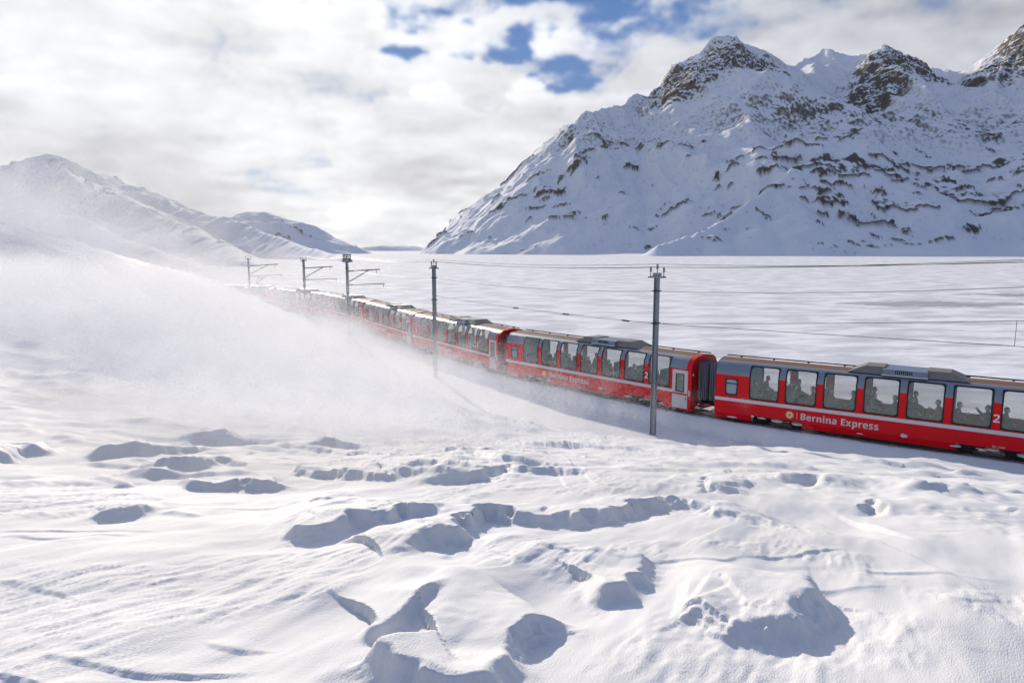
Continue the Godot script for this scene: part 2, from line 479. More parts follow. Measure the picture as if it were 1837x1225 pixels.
func solve_slope() -> PackedFloat64Array:
	var n := SLOPE.size()
	var m := n + 3
	var a := []
	for i in m:
		var row := PackedFloat64Array()
		row.resize(m + 1)
		a.append(row)
	for i in n:
		var p: Vector3 = SLOPE[i]
		for j in n:
			var q: Vector3 = SLOPE[j]
			a[i][j] = kern((Vector2(p.x, p.y) - Vector2(q.x, q.y)).length_squared() / 2500.0) + (2e-4 if i == j else 0.0)
		var ext := [1.0, p.x / 50.0, p.y / 50.0]
		for k in 3:
			a[i][n + k] = ext[k]
			a[n + k][i] = ext[k]
		a[i][m] = p.z
	for c in m:
		var piv := c
		for r in range(c + 1, m):
			if absf(a[r][c]) > absf(a[piv][c]): piv = r
		var tmp = a[c]; a[c] = a[piv]; a[piv] = tmp
		var rc: PackedFloat64Array = a[c]
		for r in range(c + 1, m):
			var rr: PackedFloat64Array = a[r]
			var fct := rr[c] / rc[c]
			if fct == 0.0: continue
			for k in range(c, m + 1):
				rr[k] -= fct * rc[k]
			a[r] = rr
	var w := PackedFloat64Array()
	w.resize(m)
	for c in range(m - 1, -1, -1):
		var v: float = a[c][m]
		for k in range(c + 1, m): v -= a[c][k] * w[k]
		w[c] = v / a[c][c]
	return w

func slope_at(w: PackedFloat64Array, x: float, d: float) -> float:
	var n := SLOPE.size()
	var h := w[n] + w[n + 1] * x / 50.0 + w[n + 2] * d / 50.0
	for i in n:
		var p: Vector3 = SLOPE[i]
		var dx := x - p.x
		var dd := d - p.y
		h += w[i] * kern((dx * dx + dd * dd) / 2500.0)
	return h

func catmull(p0: float, p1: float, p2: float, p3: float, t: float) -> float:
	return p1 + 0.5 * t * (p2 - p0 + t * (2.0 * p0 - 5.0 * p1 + 4.0 * p2 - p3 + t * (3.0 * (p1 - p2) + p3 - p0)))

# a coarse even grid brought to the lines xs, ds
func upsample(coarse: PackedFloat32Array, cw: int, cd: int, x0: float, d0: float, sx: float, sd: float, xs: PackedFloat32Array, ds: PackedFloat32Array) -> PackedFloat32Array:
	var nx := xs.size()
	var rows := PackedFloat32Array()
	rows.resize(nx * cd)
	for i in nx:
		var u := (xs[i] - x0) / sx
		var b := clampi(int(floor(u)), 1, cw - 3)
		var t := u - b
		for j in cd:
			var o := j * cw + b
			rows[j * nx + i] = catmull(coarse[o - 1], coarse[o], coarse[o + 1], coarse[o + 2], t)
	var out := PackedFloat32Array()
	out.resize(nx * ds.size())
	for j in ds.size():
		var u := (ds[j] - d0) / sd
		var b := clampi(int(floor(u)), 1, cd - 3)
		var t := u - b
		var o := b * nx
		for i in nx:
			out[j * nx + i] = catmull(rows[o - nx + i], rows[o + i], rows[o + nx + i], rows[o + 2 * nx + i], t)
	return out

func spaced(from: float, fine_from: float, fine_to: float, to: float, step: float, grow: float, most: float) -> PackedFloat32Array:
	var left := []
	var x := fine_from
	var s := step
	while x > from:
		s = minf(s * grow, most)
		x -= s
		left.append(x)
	left.reverse()
	var out := PackedFloat32Array(left)
	x = fine_from
	while x < fine_to:
		out.append(x)
		x += step
	s = step
	while x < to:
		out.append(x)
		s = minf(s * grow, most)
		x += s
	return out

func build_ground() -> void:
	var xs := spaced(-112.0, -3.0, 3.4, 62.0, 0.021, 1.022, 0.9)
	var ds := spaced(-12.0, 2.5, 6.0, 132.0, 0.019, 1.0135, 0.5)
	var nx := xs.size()
	var nd := ds.size()
	print("ground grid ", nx, " x ", nd)
	var w := solve_slope()
	var cw := 92
	var cd := 78
	var coarse := PackedFloat32Array()
	coarse.resize(cw * cd)
	for j in cd:
		for i in cw:
			coarse[j * cw + i] = slope_at(w, -116.0 + i * 2.0, -16.0 + j * 2.0)
	var h := upsample(coarse, cw, cd, -116.0, -16.0, 2.0, 2.0, xs, ds)
	# the wind-cut steps
	var warp := noise(3, 2.6, 3)
	var steps := STEPS.duplicate()
	var rs := RandomNumberGenerator.new()
	rs.seed = 21
	for k in 26:
		# further rows of low steps, each with a wandering brow
		var d0 := rs.randf_range(8.5, 24.0)
		var x0 := d0 * rs.randf_range(-0.8, 0.75)
		var n := rs.randi_range(6, 10)
		var pts := []
		var hd := d0
		for i in n:
			hd += rs.randf_range(-0.16, 0.16) * d0 / 10.0
			pts.append(Vector2(x0 + i * rs.randf_range(0.4, 0.62) * d0 / 12.0, hd))
		steps.append([rs.randf_range(0.045, 0.11) * d0 / 12.0, rs.randf_range(1.4, 2.4), 0.35, 0.45, pts])
	for st in steps:
		var line := spline(st[4], 3)
		var cum := cumulative(line)
		var hh: float = st[0]
		var back: float = st[1]
		var tl: float = st[2]
		var tr: float = st[3]
		var lo := line[0]
		var hi := line[0]
		for p in line:
			lo = lo.min(p)
			hi = hi.max(p)
		var reach := 3.0 * back
		var face := maxf(maxf(1.15 * hh, 0.04), 0.02 * lo.y)
		var front := 2.5 * hh + 0.25
		var i0 := xs.bsearch(lo.x - minf(reach, 1.2)); var i1 := mini(xs.bsearch(hi.x + minf(reach, 1.2)), nx)
		var j0 := ds.bsearch(lo.y - front); var j1 := mini(ds.bsearch(hi.y + reach), nd)
		var bw := i1 - i0
		var bh := j1 - j0
		if bw < 4 or bh < 4: continue
		var rise := PackedFloat32Array(); rise.resize(bw * bh)
		var dist_to := PackedFloat32Array(); dist_to.resize(bw * bh)
		for j in bh:
			for i in bw:
				var p := Vector2(xs[i0 + i], ds[j0 + j])
				var r := line_distance(p, line, cum)
				var wv := warp.get_noise_2d(p.x, p.y)
				var d := r.x + wv * minf(0.05, 0.3 * hh) + (0.22 - absf(warp.get_noise_2d(p.x * 0.55 + 20.0, p.y * 0.55))) * minf(lerpf(0.09, 0.28, smooth01(4.6, 6.5, p.y)), 1.8 * hh) + warp.get_noise_2d(p.x * 3.0, p.y * 3.0 + 9.0) * minf(0.02, 0.12 * hh) * smooth01(8.0, 5.0, p.y)
				dist_to[j * bw + i] = d
				if d < -face * 2.5 - 0.1 or d > reach: continue
				var amp := hh * (0.95 + 0.50 * warp.get_noise_2d(r.y * cum[-1] * 0.30 + hh * 90.0, 3.0)) * smooth01(0.0, tl, r.y) * smooth01(0.0, tr, 1.0 - r.y)
				if amp < 0.0005: continue
				var f: float
				if d >= 0.0:
					var q := d / back
					f = (1.0 - smooth01(0.5 * reach, reach, d)) / (1.0 + 0.7 * q + 0.3 * q * q)
				else:
					var u := minf(-d / face, 1.0)
					f = 1.0 - 4.0 * u * u if u < 0.14 else 0.9216 * pow(1.0 - (u - 0.14) / 0.86, 2.0)
					var sc := (-d - 1.1 * face) / (0.7 * hh + 0.06)
					f -= 0.10 * exp(-sc * sc)
				if d < 0.0 and f > 0.0:
					# layers of older, harder snow stand out in the face
					var lv := f * 3.0
					var fl := floorf(lv)
					var lay := (fl + smooth01(0.2, 0.65, lv - fl)) / 3.0
					f = lerpf(f, lay, 0.75 * smooth01(-0.1, 0.3, warp.get_noise_2d(p.x * 0.5 + 7.0, p.y * 0.5)))
				rise[j * bw + i] = amp * f
		# the backs run smoothly into the open snow
		var soft := box_blur(box_blur(rise, bw, bh, 9), bw, bh, 9)
		for j in bh:
			for i in bw:
				var k := j * bw + i
				h[(j0 + j) * nx + i0 + i] += lerpf(rise[k], soft[k], smooth01(0.28, 0.75, dist_to[k]))
	# cut for the track, drop to the lake, roughness
	var brow := PackedVector2Array()
	var brow_y := PackedFloat32Array()
	for b in BROW:
		brow.append(Vector2(b.x, b.y))
		brow_y.append(b.z)
	var bcum := cumulative(brow)
	var track := spline(TRACK, 3)
	var tcum := cumulative(track)
	var big := noise(41, 0.16, 4)
	var mid := noise(42, 0.9, 4)
	var rough := noise(43, 5.0, 4)
	var lump := noise(44, 1.9, 3)
	var ca := cos(deg_to_rad(-62.0))
	var sa := sin(deg_to_rad(-62.0))
	for j in nd:
		var d := ds[j]
		for i in nx:
			var x := xs[i]
			var y := h[j * nx + i]
			var p := Vector2(x, d)
			# along and across the wind
			var al := x * ca - d * sa
			var ac := x * sa + d * ca
			var dist := sqrt(x * x + d * d)
			var far := smooth01(9.0, 30.0, dist)
			y += big.get_noise_2d(x, d) * lerpf(0.10, 0.30, far) * smooth01(1.0, 6.0, absf(d) + absf(x))
			y += mid.get_noise_2d(al * 0.35, ac) * 0.03
			if dist < 40.0: y += lump.get_noise_2d(al * 0.12 + 70.0, ac * 0.30) * 0.085 * smooth01(1.5, 5.0, dist)
			if dist < 34.0:
				var m := smooth01(-0.05, 0.35, lump.get_noise_2d(x * 0.22 + 9.0, d * 0.22))
				var rp := 1.0 - absf(lump.get_noise_2d(al * 0.55, ac * 2.4)) * 2.2
				y += rp * 0.007 * (0.15 + m)
				# thin flaking crust
				var cv := lump.get_noise_2d(al * 0.62 + 40.0, ac * 1.9) + 0.35 * rough.get_noise_2d(al * 0.5, ac * 1.1)
				var thin := 0.004 + 0.004 * minf(dist, 14.0) / 5.0
				y += (smooth01(0.0, 0.05, cv) + smooth01(0.30, 0.35, cv) + smooth01(-0.35, -0.30, cv)) * thin * (0.08 + 0.55 * m)
				y += rough.get_noise_2d(al * 0.4, ac * 1.3) * 0.007 * (0.12 + 1.1 * m)
				# smaller drifts between the large steps
				var big_cell := smooth01(8.0, 12.0, dist)
				var lam := lerpf(0.75, 2.3, big_cell)
				var ph := (d * 0.93 + x * 0.12) / lam + 2.2 * lump.get_noise_2d(x * 0.16, d * 0.2 + 31.0)
				var fr: float = ph - floorf(ph)
				var saw: float = (1.0 - fr) if fr > 0.07 else fr / 0.07
				var msk := smooth01(0.08, 0.4, mid.get_noise_2d(x * 0.32 + 50.0, d * 0.62))
				y += saw * msk * lerpf(0.02, 0.05, big_cell) * (1.0 - 0.8 * smooth01(20.0, 30.0, dist))
			if d > 18.0:
				var bd := line_distance(p, brow, bcum)
				var past := -bd.x
				var ch := smooth01(1.6, 0.0, absf(bd.x + 0.3)) * smooth01(2.0, -8.0, x)
				if ch > 0.0:
					y += ch * maxf(0.0, lump.get_noise_2d(x * 1.3, d * 1.3)) * 0.7 + ch * rough.get_noise_2d(x * 0.5, d * 0.5) * 0.30
				if past > 0.0 and x > -36.0:
					var cut := smooth01(-36.0, -30.0, x)
					y -= cut * (minf(past, 0.9) * 0.75)
				var o := line_distance(p, track, tcum).x    # far to near runs with the lake on the left
				if o < 3.4 and o > -40.0:
					var k := smooth01(3.4, 2.2, o)
					y = lerpf(y, 0.0 + 0.24 * exp(-pow((absf(o) - 1.95) / 0.5, 2.0)) + 0.06 * rough.get_noise_2d(x * 0.8, d * 0.8), k)
					if o < -2.6:
						y -= (-2.6 - o) * 0.42
				elif o <= -40.0:
					y = -12.0
				if past > 0.0 and o >= 2.2 and x > -34.0:
					y = maxf(y, -0.45)
			h[j * nx + i] = y
	var v := PackedVector3Array(); v.resize(nx * nd)
	var nr := PackedVector3Array(); nr.resize(nx * nd)
	var uv := PackedVector2Array(); uv.resize(nx * nd)
	for j in nd:
		var jm := maxi(j - 1, 0)
		var jp := mini(j + 1, nd - 1)
		for i in nx:
			var im := maxi(i - 1, 0)
			var ip := mini(i + 1, nx - 1)
			var k := j * nx + i
			var x := xs[i]
			var d := ds[j]
			v[k] = Vector3(x, h[k], -d)
			var gx := (h[j * nx + ip] - h[j * nx + im]) / (xs[ip] - xs[im])
			var gd := (h[jp * nx + i] - h[jm * nx + i]) / (ds[jp] - ds[jm])
			nr[k] = Vector3(-gx, 1.0, gd).normalized()
			uv[k] = Vector2(x * ca - d * sa, x * sa + d * ca)
	var o := part("snow_ground", grid_mesh(v, nr, uv, PackedColorArray(), nx, nd), M.snow, self)
	tag(o, "wind-carved white snow slope in front of the track", "snow", "", "structure")
	ground_h = h
	ground_x = xs
	ground_d = ds

var ground_h: PackedFloat32Array
var ground_x: PackedFloat32Array
var ground_d: PackedFloat32Array

func ground_at(x: float, d: float) -> float:
	var i := clampi(ground_x.bsearch(x), 1, ground_x.size() - 1)
	var j := clampi(ground_d.bsearch(d), 1, ground_d.size() - 1)
	var nx := ground_x.size()
	var tx := inverse_lerp(ground_x[i - 1], ground_x[i], x)
	var td := inverse_lerp(ground_d[j - 1], ground_d[j], d)
	return lerpf(lerpf(ground_h[(j - 1) * nx + i - 1], ground_h[(j - 1) * nx + i], tx), lerpf(ground_h[j * nx + i - 1], ground_h[j * nx + i], tx), td)

# ------------------------------------------------------------------ lake
var lake_noise: FastNoiseLite

func lake_at(x: float, d: float) -> float:
	return LAKE_Y + lake_noise.get_noise_2d(x * 0.35, d * 1.6) * 0.10 * smooth01(700.0, 60.0, d)

func bare_ice(at: Vector2, size: Vector2, seed_: int, label: String) -> void:
	# a patch swept clear of snow: long and ragged
	var n := noise(seed_, 0.35, 4)
	var nx := 90
	var nd := 60
	var st := SurfaceTool.new()
	st.begin(Mesh.PRIMITIVE_TRIANGLES)
	st.set_smooth_group(1)
	for j in nd:
		for i in nx:
			var c := []
			var keep := true
			for e in [[0, 0], [0, 1], [1, 1], [1, 0]]:
				var u: float = float(i + e[0]) / nx * 2.0 - 1.0
				var w: float = float(j + e[1]) / nd * 2.0 - 1.0
				var p := at + Vector2(u, w) * size
				if u * u + w * w + 1.3 * n.get_noise_2d(p.x * 0.22, p.y * 1.5) > 0.62: keep = false
				c.append(Vector3(p.x, lake_at(p.x, p.y) + 0.025, -p.y))
			if keep: quad(st, c[0], c[1], c[2], c[3])
	var o := part("bare_ice", finish(st), M.ice, self)
	o.name = unique("bare_ice")
	tag(o, label, "ice", "", "structure")

func build_lake() -> void:
	var xs := spaced(-6000.0, -60.0, 160.0, 9000.0, 1.1, 1.05, 400.0)
	var ds := spaced(20.0, 60.0, 150.0, 9500.0, 0.8, 1.03, 400.0)
	var nx := xs.size()
	var nd := ds.size()
	var n := noise(81, 0.06, 4)
	lake_noise = n
	var v := PackedVector3Array(); v.resize(nx * nd)
	var nr := PackedVector3Array(); nr.resize(nx * nd)
	var uv := PackedVector2Array(); uv.resize(nx * nd)
	for j in nd:
		for i in nx:
			var k := j * nx + i
			var x := xs[i]
			var d := ds[j]
			var e := 0.6
			var a := 0.10 * smooth01(700.0, 60.0, d)
			var y := n.get_noise_2d(x * 0.35, d * 1.6) * a
			var gx := (n.get_noise_2d((x + e) * 0.35, d * 1.6) * a - y) / e
			var gd := (n.get_noise_2d(x * 0.35, (d + e) * 1.6) * a - y) / e
			v[k] = Vector3(x, LAKE_Y + y, -d)
			nr[k] = Vector3(-gx, 1, gd).normalized()
			uv[k] = Vector2((x + d * 0.3) / 560.0, (d - x * 0.15) / 330.0)
	var o := part("frozen_lake", grid_mesh(v, nr, uv, PackedColorArray(), nx, nd), M.lake, self)
	tag(o, "flat frozen lake under streaked white snow behind the train", "lake", "", "structure")
	bare_ice(Vector2(98, 158), Vector2(26, 10), 91, "long grey patch of wind-swept ice on the lake beyond the nearest coach")
	bare_ice(Vector2(150, 190), Vector2(24, 9), 92, "fainter grey patch of wind-swept ice further out on the lake")

# ------------------------------------------------------------------ mountains
# each: steepness, then points
const RIGHT := [
	[1.00, Vector3(-349.1, 47.2, -2950.0), Vector3(-276.8, 102.1, -2900.0), Vector3(-131.4, 178.7, -2800.0), Vector3(-40.7, 255.6, -2750.0), Vector3(87.3, 370.3, -2650.0), Vector3(167.7, 433.6, -2600.0), Vector3(244.3, 493.7, -2550.0), Vector3(284.3, 507.2, -2550.0), Vector3(368.5, 528.8, -2650.0)],
	[1.00, Vector3(368.5, 528.8, -2650.0), Vector3(496.2, 615.5, -2850.0), Vector3(617.2, 680.9, -2900.0), Vector3(706.6, 758.9, -2950.0), Vector3(798.0, 843.1, -3000.0), Vector3(866.4, 883.2, -3000.0), Vector3(912.8, 889.9, -3000.0), Vector3(972.4, 861.0, -3000.0), Vector3(1049.8, 836.6, -3050.0), Vector3(1153.7, 808.6, -3100.0), Vector3(1282.1, 837.9, -3150.0), Vector3(1399.9, 891.6, -3200.0), Vector3(1499.6, 891.6, -3200.0), Vector3(1555.3, 847.9, -3100.0), Vector3(1516.4, 819.7, -2900.0), Vector3(1602.3, 802.9, -2950.0), Vector3(1715.8, 760.3, -3000.0), Vector3(1860.4, 755.2, -3100.0), Vector3(1945.3, 755.2, -3100.0), Vector3(1949.0, 776.1, -3000.0), Vector3(1988.4, 843.3, -2900.0), Vector3(1995.2, 866.3, -2800.0), Vector3(2049.6, 895.3, -2700.0), Vector3(2372.6, 815.8, -2700.0), Vector3(3248.4, 678.8, -2800.0)],
	[1.00, Vector3(912.8, 889.9, -3000.0), Vector3(827.4, 733.5, -2850.0), Vector3(677.6, 569.2, -2680.0), Vector3(547.0, 454.7, -2550.0)],
	[1.00, Vector3(912.8, 889.9, -3000.0), Vector3(949.9, 733.5, -2850.0), Vector3(931.2, 625.4, -2750.0)],
	[1.00, Vector3(1516.4, 819.7, -2900.0), Vector3(1466.1, 687.5, -2750.0), Vector3(1340.2, 586.4, -2620.0), Vector3(1195.0, 489.8, -2480.0)],
	[1.00, Vector3(1995.2, 866.3, -2800.0), Vector3(1791.0, 670.0, -2600.0), Vector3(1624.2, 528.9, -2400.0)],
	[0.80, Vector3(295.9, 18.4, -1400.0), Vector3(424.6, 60.9, -1500.0), Vector3(528.3, 108.7, -1600.0), Vector3(647.9, 170.2, -1720.0), Vector3(762.9, 202.9, -1800.0), Vector3(916.1, 218.4, -1850.0), Vector3(1108.2, 213.7, -1900.0), Vector3(1292.6, 222.1, -1950.0), Vector3(1485.5, 224.4, -2000.0), Vector3(1724.4, 227.5, -2000.0)],
	[0.90, Vector3(755.1, 254.8, -2100.0), Vector3(926.8, 343.0, -2200.0), Vector3(1128.2, 428.7, -2300.0), Vector3(1353.9, 473.6, -2350.0), Vector3(1538.2, 482.5, -2350.0), Vector3(1722.3, 491.4, -2350.0), Vector3(1958.1, 472.4, -2300.0)],
	[0.10, Vector3(-77.9, 1.4, -2500.0), Vector3(135.2, 1.2, -2050.0), Vector3(246.8, 2.7, -1680.0), Vector3(415.6, 1.5, -1420.0), Vector3(621.2, 1.0, -1500.0), Vector3(904.7, 2.9, -1640.0), Vector3(1560.9, 6.1, -2100.0), Vector3(2294.4, 7.5, -2400.0)],
	[0.75, Vector3(605.5, 66.9, -1500.0), Vector3(749.8, 78.6, -1550.0), Vector3(930.1, 72.5, -1580.0), Vector3(1181.0, 89.7, -1600.0), Vector3(1389.8, 96.1, -1600.0)],
]
# each: steepness, then points
const LEFT := [
	[1.00, Vector3(-1508.9, 231.1, -1500.0), Vector3(-1275.0, 196.3, -1500.0), Vector3(-1221.3, 196.4, -1600.0), Vector3(-1208.5, 186.8, -1650.0), Vector3(-1181.9, 189.4, -1650.0), Vector3(-1147.8, 202.2, -1650.0), Vector3(-1090.0, 211.3, -1600.0), Vector3(-1059.1, 228.6, -1600.0), Vector3(-1034.1, 223.6, -1600.0), Vector3(-1004.2, 202.6, -1600.0), Vector3(-968.5, 171.4, -1600.0), Vector3(-919.4, 146.4, -1600.0), Vector3(-854.0, 134.8, -1550.0), Vector3(-790.4, 132.0, -1500.0), Vector3(-718.6, 113.1, -1450.0), Vector3(-616.3, 84.7, -1350.0), Vector3(-521.5, 61.3, -1250.0), Vector3(-434.4, 39.8, -1150.0), Vector3(-321.9, 20.7, -1000.0), Vector3(-226.0, 6.7, -850.0), Vector3(-162.6, -1.5, -720.0)],
	[1.00, Vector3(-1089.5, 97.5, -2300.0), Vector3(-958.5, 123.0, -2300.0), Vector3(-883.6, 141.2, -2300.0), Vector3(-809.4, 148.5, -2300.0), Vector3(-746.0, 119.4, -2300.0), Vector3(-664.5, 75.6, -2300.0), Vector3(-604.5, 39.5, -2350.0), Vector3(-540.7, 13.3, -2400.0)],
	[1.00, Vector3(-1059.1, 228.6, -1600.0), Vector3(-739.2, 104.7, -1250.0), Vector3(-448.0, 43.9, -900.0), Vector3(-272.2, 17.8, -650.0), Vector3(-205.8, 3.6, -520.0)],
	[1.00, Vector3(-732.3, 93.5, -900.0), Vector3(-551.0, 59.1, -800.0), Vector3(-359.3, 23.3, -620.0), Vector3(-250.3, 7.8, -500.0), Vector3(-185.9, -1.8, -410.0)],
	[1.00, Vector3(-749.1, 44.0, -2700.0), Vector3(-694.4, 48.3, -2700.0), Vector3(-640.3, 35.4, -2700.0), Vector3(-597.3, 13.8, -2700.0)],
]
# each: steepness, then points
const FAR := [
	[1.00, Vector3(-2029.9, 20.7, -7000.0), Vector3(-1575.9, 54.3, -7000.0), Vector3(-1349.1, 71.1, -7000.0), Vector3(-1123.0, 65.5, -7000.0), Vector3(-727.1, 54.3, -7000.0), Vector3(-387.9, 20.7, -7000.0)],
]


func mountain(called: String, label: String, ridges: Array, x0: float, x1: float, d0: float, d1: float, sx: float, sd: float, steep: float, rock_amount: float, rocks: Array, amp: float, seed_: int, narrow := 1.0) -> void:
	var nx := int((x1 - x0) / sx) + 1
	var nd := int((d1 - d0) / sd) + 1
	var q := 3
	var cw := nx / q + 6
	var cd := nd / q + 6
	var segs := []
	for r in ridges:
		for i in range(1, r.size() - 1):
			segs.append([r[i], r[i + 1], steep * r[0]])
	var ns := segs.size()
	var ax := PackedFloat32Array(); var az := PackedFloat32Array(); var ay := PackedFloat32Array()
	var ex := PackedFloat32Array(); var ez := PackedFloat32Array(); var ey := PackedFloat32Array(); var el := PackedFloat32Array(); var es := PackedFloat32Array()
	for s in segs:
		ax.append(s[0].x); ay.append(s[0].y); az.append(-s[0].z)
		ex.append(s[1].x - s[0].x); ey.append(s[1].y - s[0].y); ez.append(s[0].z - s[1].z); es.append(s[2])
		el.append(maxf(ex[-1] * ex[-1] + ez[-1] * ez[-1], 1.0))
	var wx := noise(seed_ + 1, 0.004, 3)
	var coarse := PackedFloat32Array()
	coarse.resize(cw * cd)
	for j in cd:
		for i in cw:
			var px := x0 + (i - 2) * sx * q
			var pd := d0 + (j - 2) * sd * q
			var wa := wx.get_noise_2d(px, pd) * 45.0
			var best := -1e9
			for s in ns:
				var qx := px - ax[s]
				var qd := pd - az[s]
				var t := clampf((qx * ex[s] + qd * ez[s]) / el[s], 0.0, 1.0)
				var rx := qx - ex[s] * t
				var rd := qd - ez[s] * t
				var dist := sqrt(rx * rx * narrow * narrow + rd * rd)
				var st := es[s]
				var wd := maxf(dist + wa * smooth01(0.0, 150.0, dist), 0.0)
				var y := ay[s] + ey[s] * t - st * wd - 0.17 * st * 220.0 * (1.0 - exp(-wd / 220.0))
				if y > best: best = y
			coarse[j * cw + i] = best
	var xs := PackedFloat32Array(); var ds := PackedFloat32Array()
	for i in nx: xs.append(x0 + i * sx)
	for j in nd: ds.append(d0 + j * sd)
	var h := upsample(coarse, cw, cd, x0 - 2 * sx * q, d0 - 2 * sd * q, sx * q, sd * q, xs, ds)
	var n1 := noise(seed_ + 2, 1.0 / 420.0, 6)
	var n2 := noise(seed_ + 3, 1.0 / 110.0, 5)
	n2.fractal_type = FastNoiseLite.FRACTAL_RIDGED
	var n3 := noise(seed_ + 4, 1.0 / 60.0, 4)
	var n4 := noise(seed_ + 5, 1.0 / 26.0, 4)
	var n6 := noise(seed_ + 7, 1.0 / 360.0, 3)
	n6.fractal_type = FastNoiseLite.FRACTAL_RIDGED
	var n5 := noise(seed_ + 6, 1.0 / 20.0, 4)
	n5.fractal_type = FastNoiseLite.FRACTAL_RIDGED
	var rk := PackedFloat32Array(); rk.resize(nx * nd)
	for j in nd:
		for i in nx:
			var k := j * nx + i
			var x := xs[i]
			var d := ds[j]
			var y := h[k]
			var up := smooth01(LAKE_Y - 5.0, 60.0, y)
			y += n1.get_noise_2d(x * 0.7, d * 0.7) * amp * up
			y += (n2.get_noise_2d(x * 0.8, d) - 0.3) * amp * (0.11 + 0.10 * smooth01(500.0, -100.0, x) * smooth01(2700.0, 2200.0, d)) * up
			y += n3.get_noise_2d(x, d) * amp * 0.10 * up
			# where rock breaks through: ribs between chutes high up, ledges lower down
			var want := 0.0
			for r in rocks:
				var dx: float = (x - r[0]) / r[2]
				var dd: float = (d - r[1]) / r[3]
				want += r[4] * exp(-dx * dx - dd * dd)
			want = minf(want, 1.0)
			y += (n6.get_noise_2d(x * 1.0 + d * 0.15, d * 0.40) - 0.2) * 46.0 * smooth01(50.0, 260.0, y) * smooth01(-250.0, 350.0, x)
			var wob := n3.get_noise_2d(x, d) * 30.0
			var high := smooth01(250.0, 480.0, y)
			var rib := n2.get_noise_2d((x + wob) * 1.15, (d + wob) * 0.42)
			var fine_rib := n5.get_noise_2d(x + wob, d * 0.45)
			var group := n1.get_noise_2d(x * 1.6 + 900.0, d * 1.6)
			var ledge := n4.get_noise_2d((x + d * 0.3) * 0.15 + wob * 0.15, (d + x * 0.12) * 0.36)
			ledge += 0.35 * n3.get_noise_2d(x * 1.3, d * 1.6)
			var crop := smooth01(0.0, 0.07, ledge + 0.62 * want + 0.42 * group - 0.50 + rock_amount) * up * (1.0 - high)
			y += crop * (9.0 + 9.0 * n3.get_noise_2d(x * 0.4 + 70.0, d * 0.4))
			y += want * high * (rib * 20.0 + fine_rib * 7.0)
			y += want * high * n4.get_noise_2d(x, d * 0.8) * 9.0
			crop = maxf(crop, want * high)
			rk[k] = crop
			h[k] = y
	var v := PackedVector3Array(); v.resize(nx * nd)
	var nr := PackedVector3Array(); nr.resize(nx * nd)
	var col := PackedColorArray(); col.resize(nx * nd)
	for j in nd:
		var jm := maxi(j - 1, 0)
		var jp := mini(j + 1, nd - 1)
		for i in nx:
			var im := maxi(i - 1, 0)
			var ip := mini(i + 1, nx - 1)
			var k := j * nx + i
			v[k] = Vector3(xs[i], h[k], -ds[j])
			var gx := (h[j * nx + ip] - h[j * nx + im]) / (xs[ip] - xs[im])
			var gd := (h[jp * nx + i] - h[jm * nx + i]) / (ds[jp] - ds[jm])
			nr[k] = Vector3(-gx, 1.0, gd).normalized()
			var sl := sqrt(gx * gx + gd * gd)
			var tex := n4.get_noise_2d(xs[i] * 2.1, ds[j] * 1.5)
			var tex2 := n5.get_noise_2d(xs[i] * 1.4, ds[j] * 0.7)
			var r := smooth01(0.84, 1.02, sl + tex * 0.5 + tex2 * 0.15 - 0.20 * smooth01(300.0, 500.0, h[k]) - 0.12 * smooth01(700.0, 860.0, h[k])) * smooth01(0.03, 0.3, rk[k] + tex * 0.2)
			var tone := 0.062 + 0.04 * tex
			col[k] = Color(lerpf(0.75, tone * 1.04, r), lerpf(0.76, tone, r), lerpf(0.78, tone * 0.95, r))
	var o := part(called, grid_mesh(v, nr, PackedVector2Array(), col, nx, nd), M.mount, self)
	tag(o, label, "mountain", "", "structure")

func build_mountains() -> void:
	mountain("mountain", "tall snowy mountain with dark rock outcrops across the frozen lake", RIGHT, -700, 2350, 1150, 3300, 3.7, 4.4, 0.56, 0.0,
		[[700, 2800, 130, 130, 0.85], [640, 2680, 120, 110, 0.8], [860, 2850, 110, 80, 0.7], [960, 2800, 110, 120, 0.8], [1480, 2740, 120, 130, 0.9], [1330, 2600, 110, 100, 0.7], [1570, 2780, 100, 120, 0.8], [1850, 2600, 150, 130, 0.8], [2010, 2720, 110, 140, 0.85],
		[760, 1760, 260, 80, 0.42], [1050, 1850, 380, 110, 0.42], [1000, 2250, 420, 150, 0.28], [650, 1600, 110, 60, 0.55], [900, 1600, 140, 50, 0.55], [1250, 1650, 360, 110, 0.40], [1050, 1420, 180, 50, 0.68], [1450, 2000, 380, 200, 0.38], [150, 2300, 300, 250, 0.25]], 30.0, 100, 1.5)
	mountain("mountain_001", "hazy grey mountain with a pointed summit on the near shore", LEFT, -1900, -90, 360, 2900, 4.6, 6.0, 0.42, -0.1,
		[[-1050, 1600, 150, 150, 0.5], [-160, 640, 60, 170, 0.5], [-230, 520, 70, 120, 0.4]], 26.0, 200)
	mountain("mountain_002", "low blue mountain at the far end of the lake", FAR, -2800, 400, 6200, 7600, 40, 40, 0.3, 0.0, [], 40.0, 300)

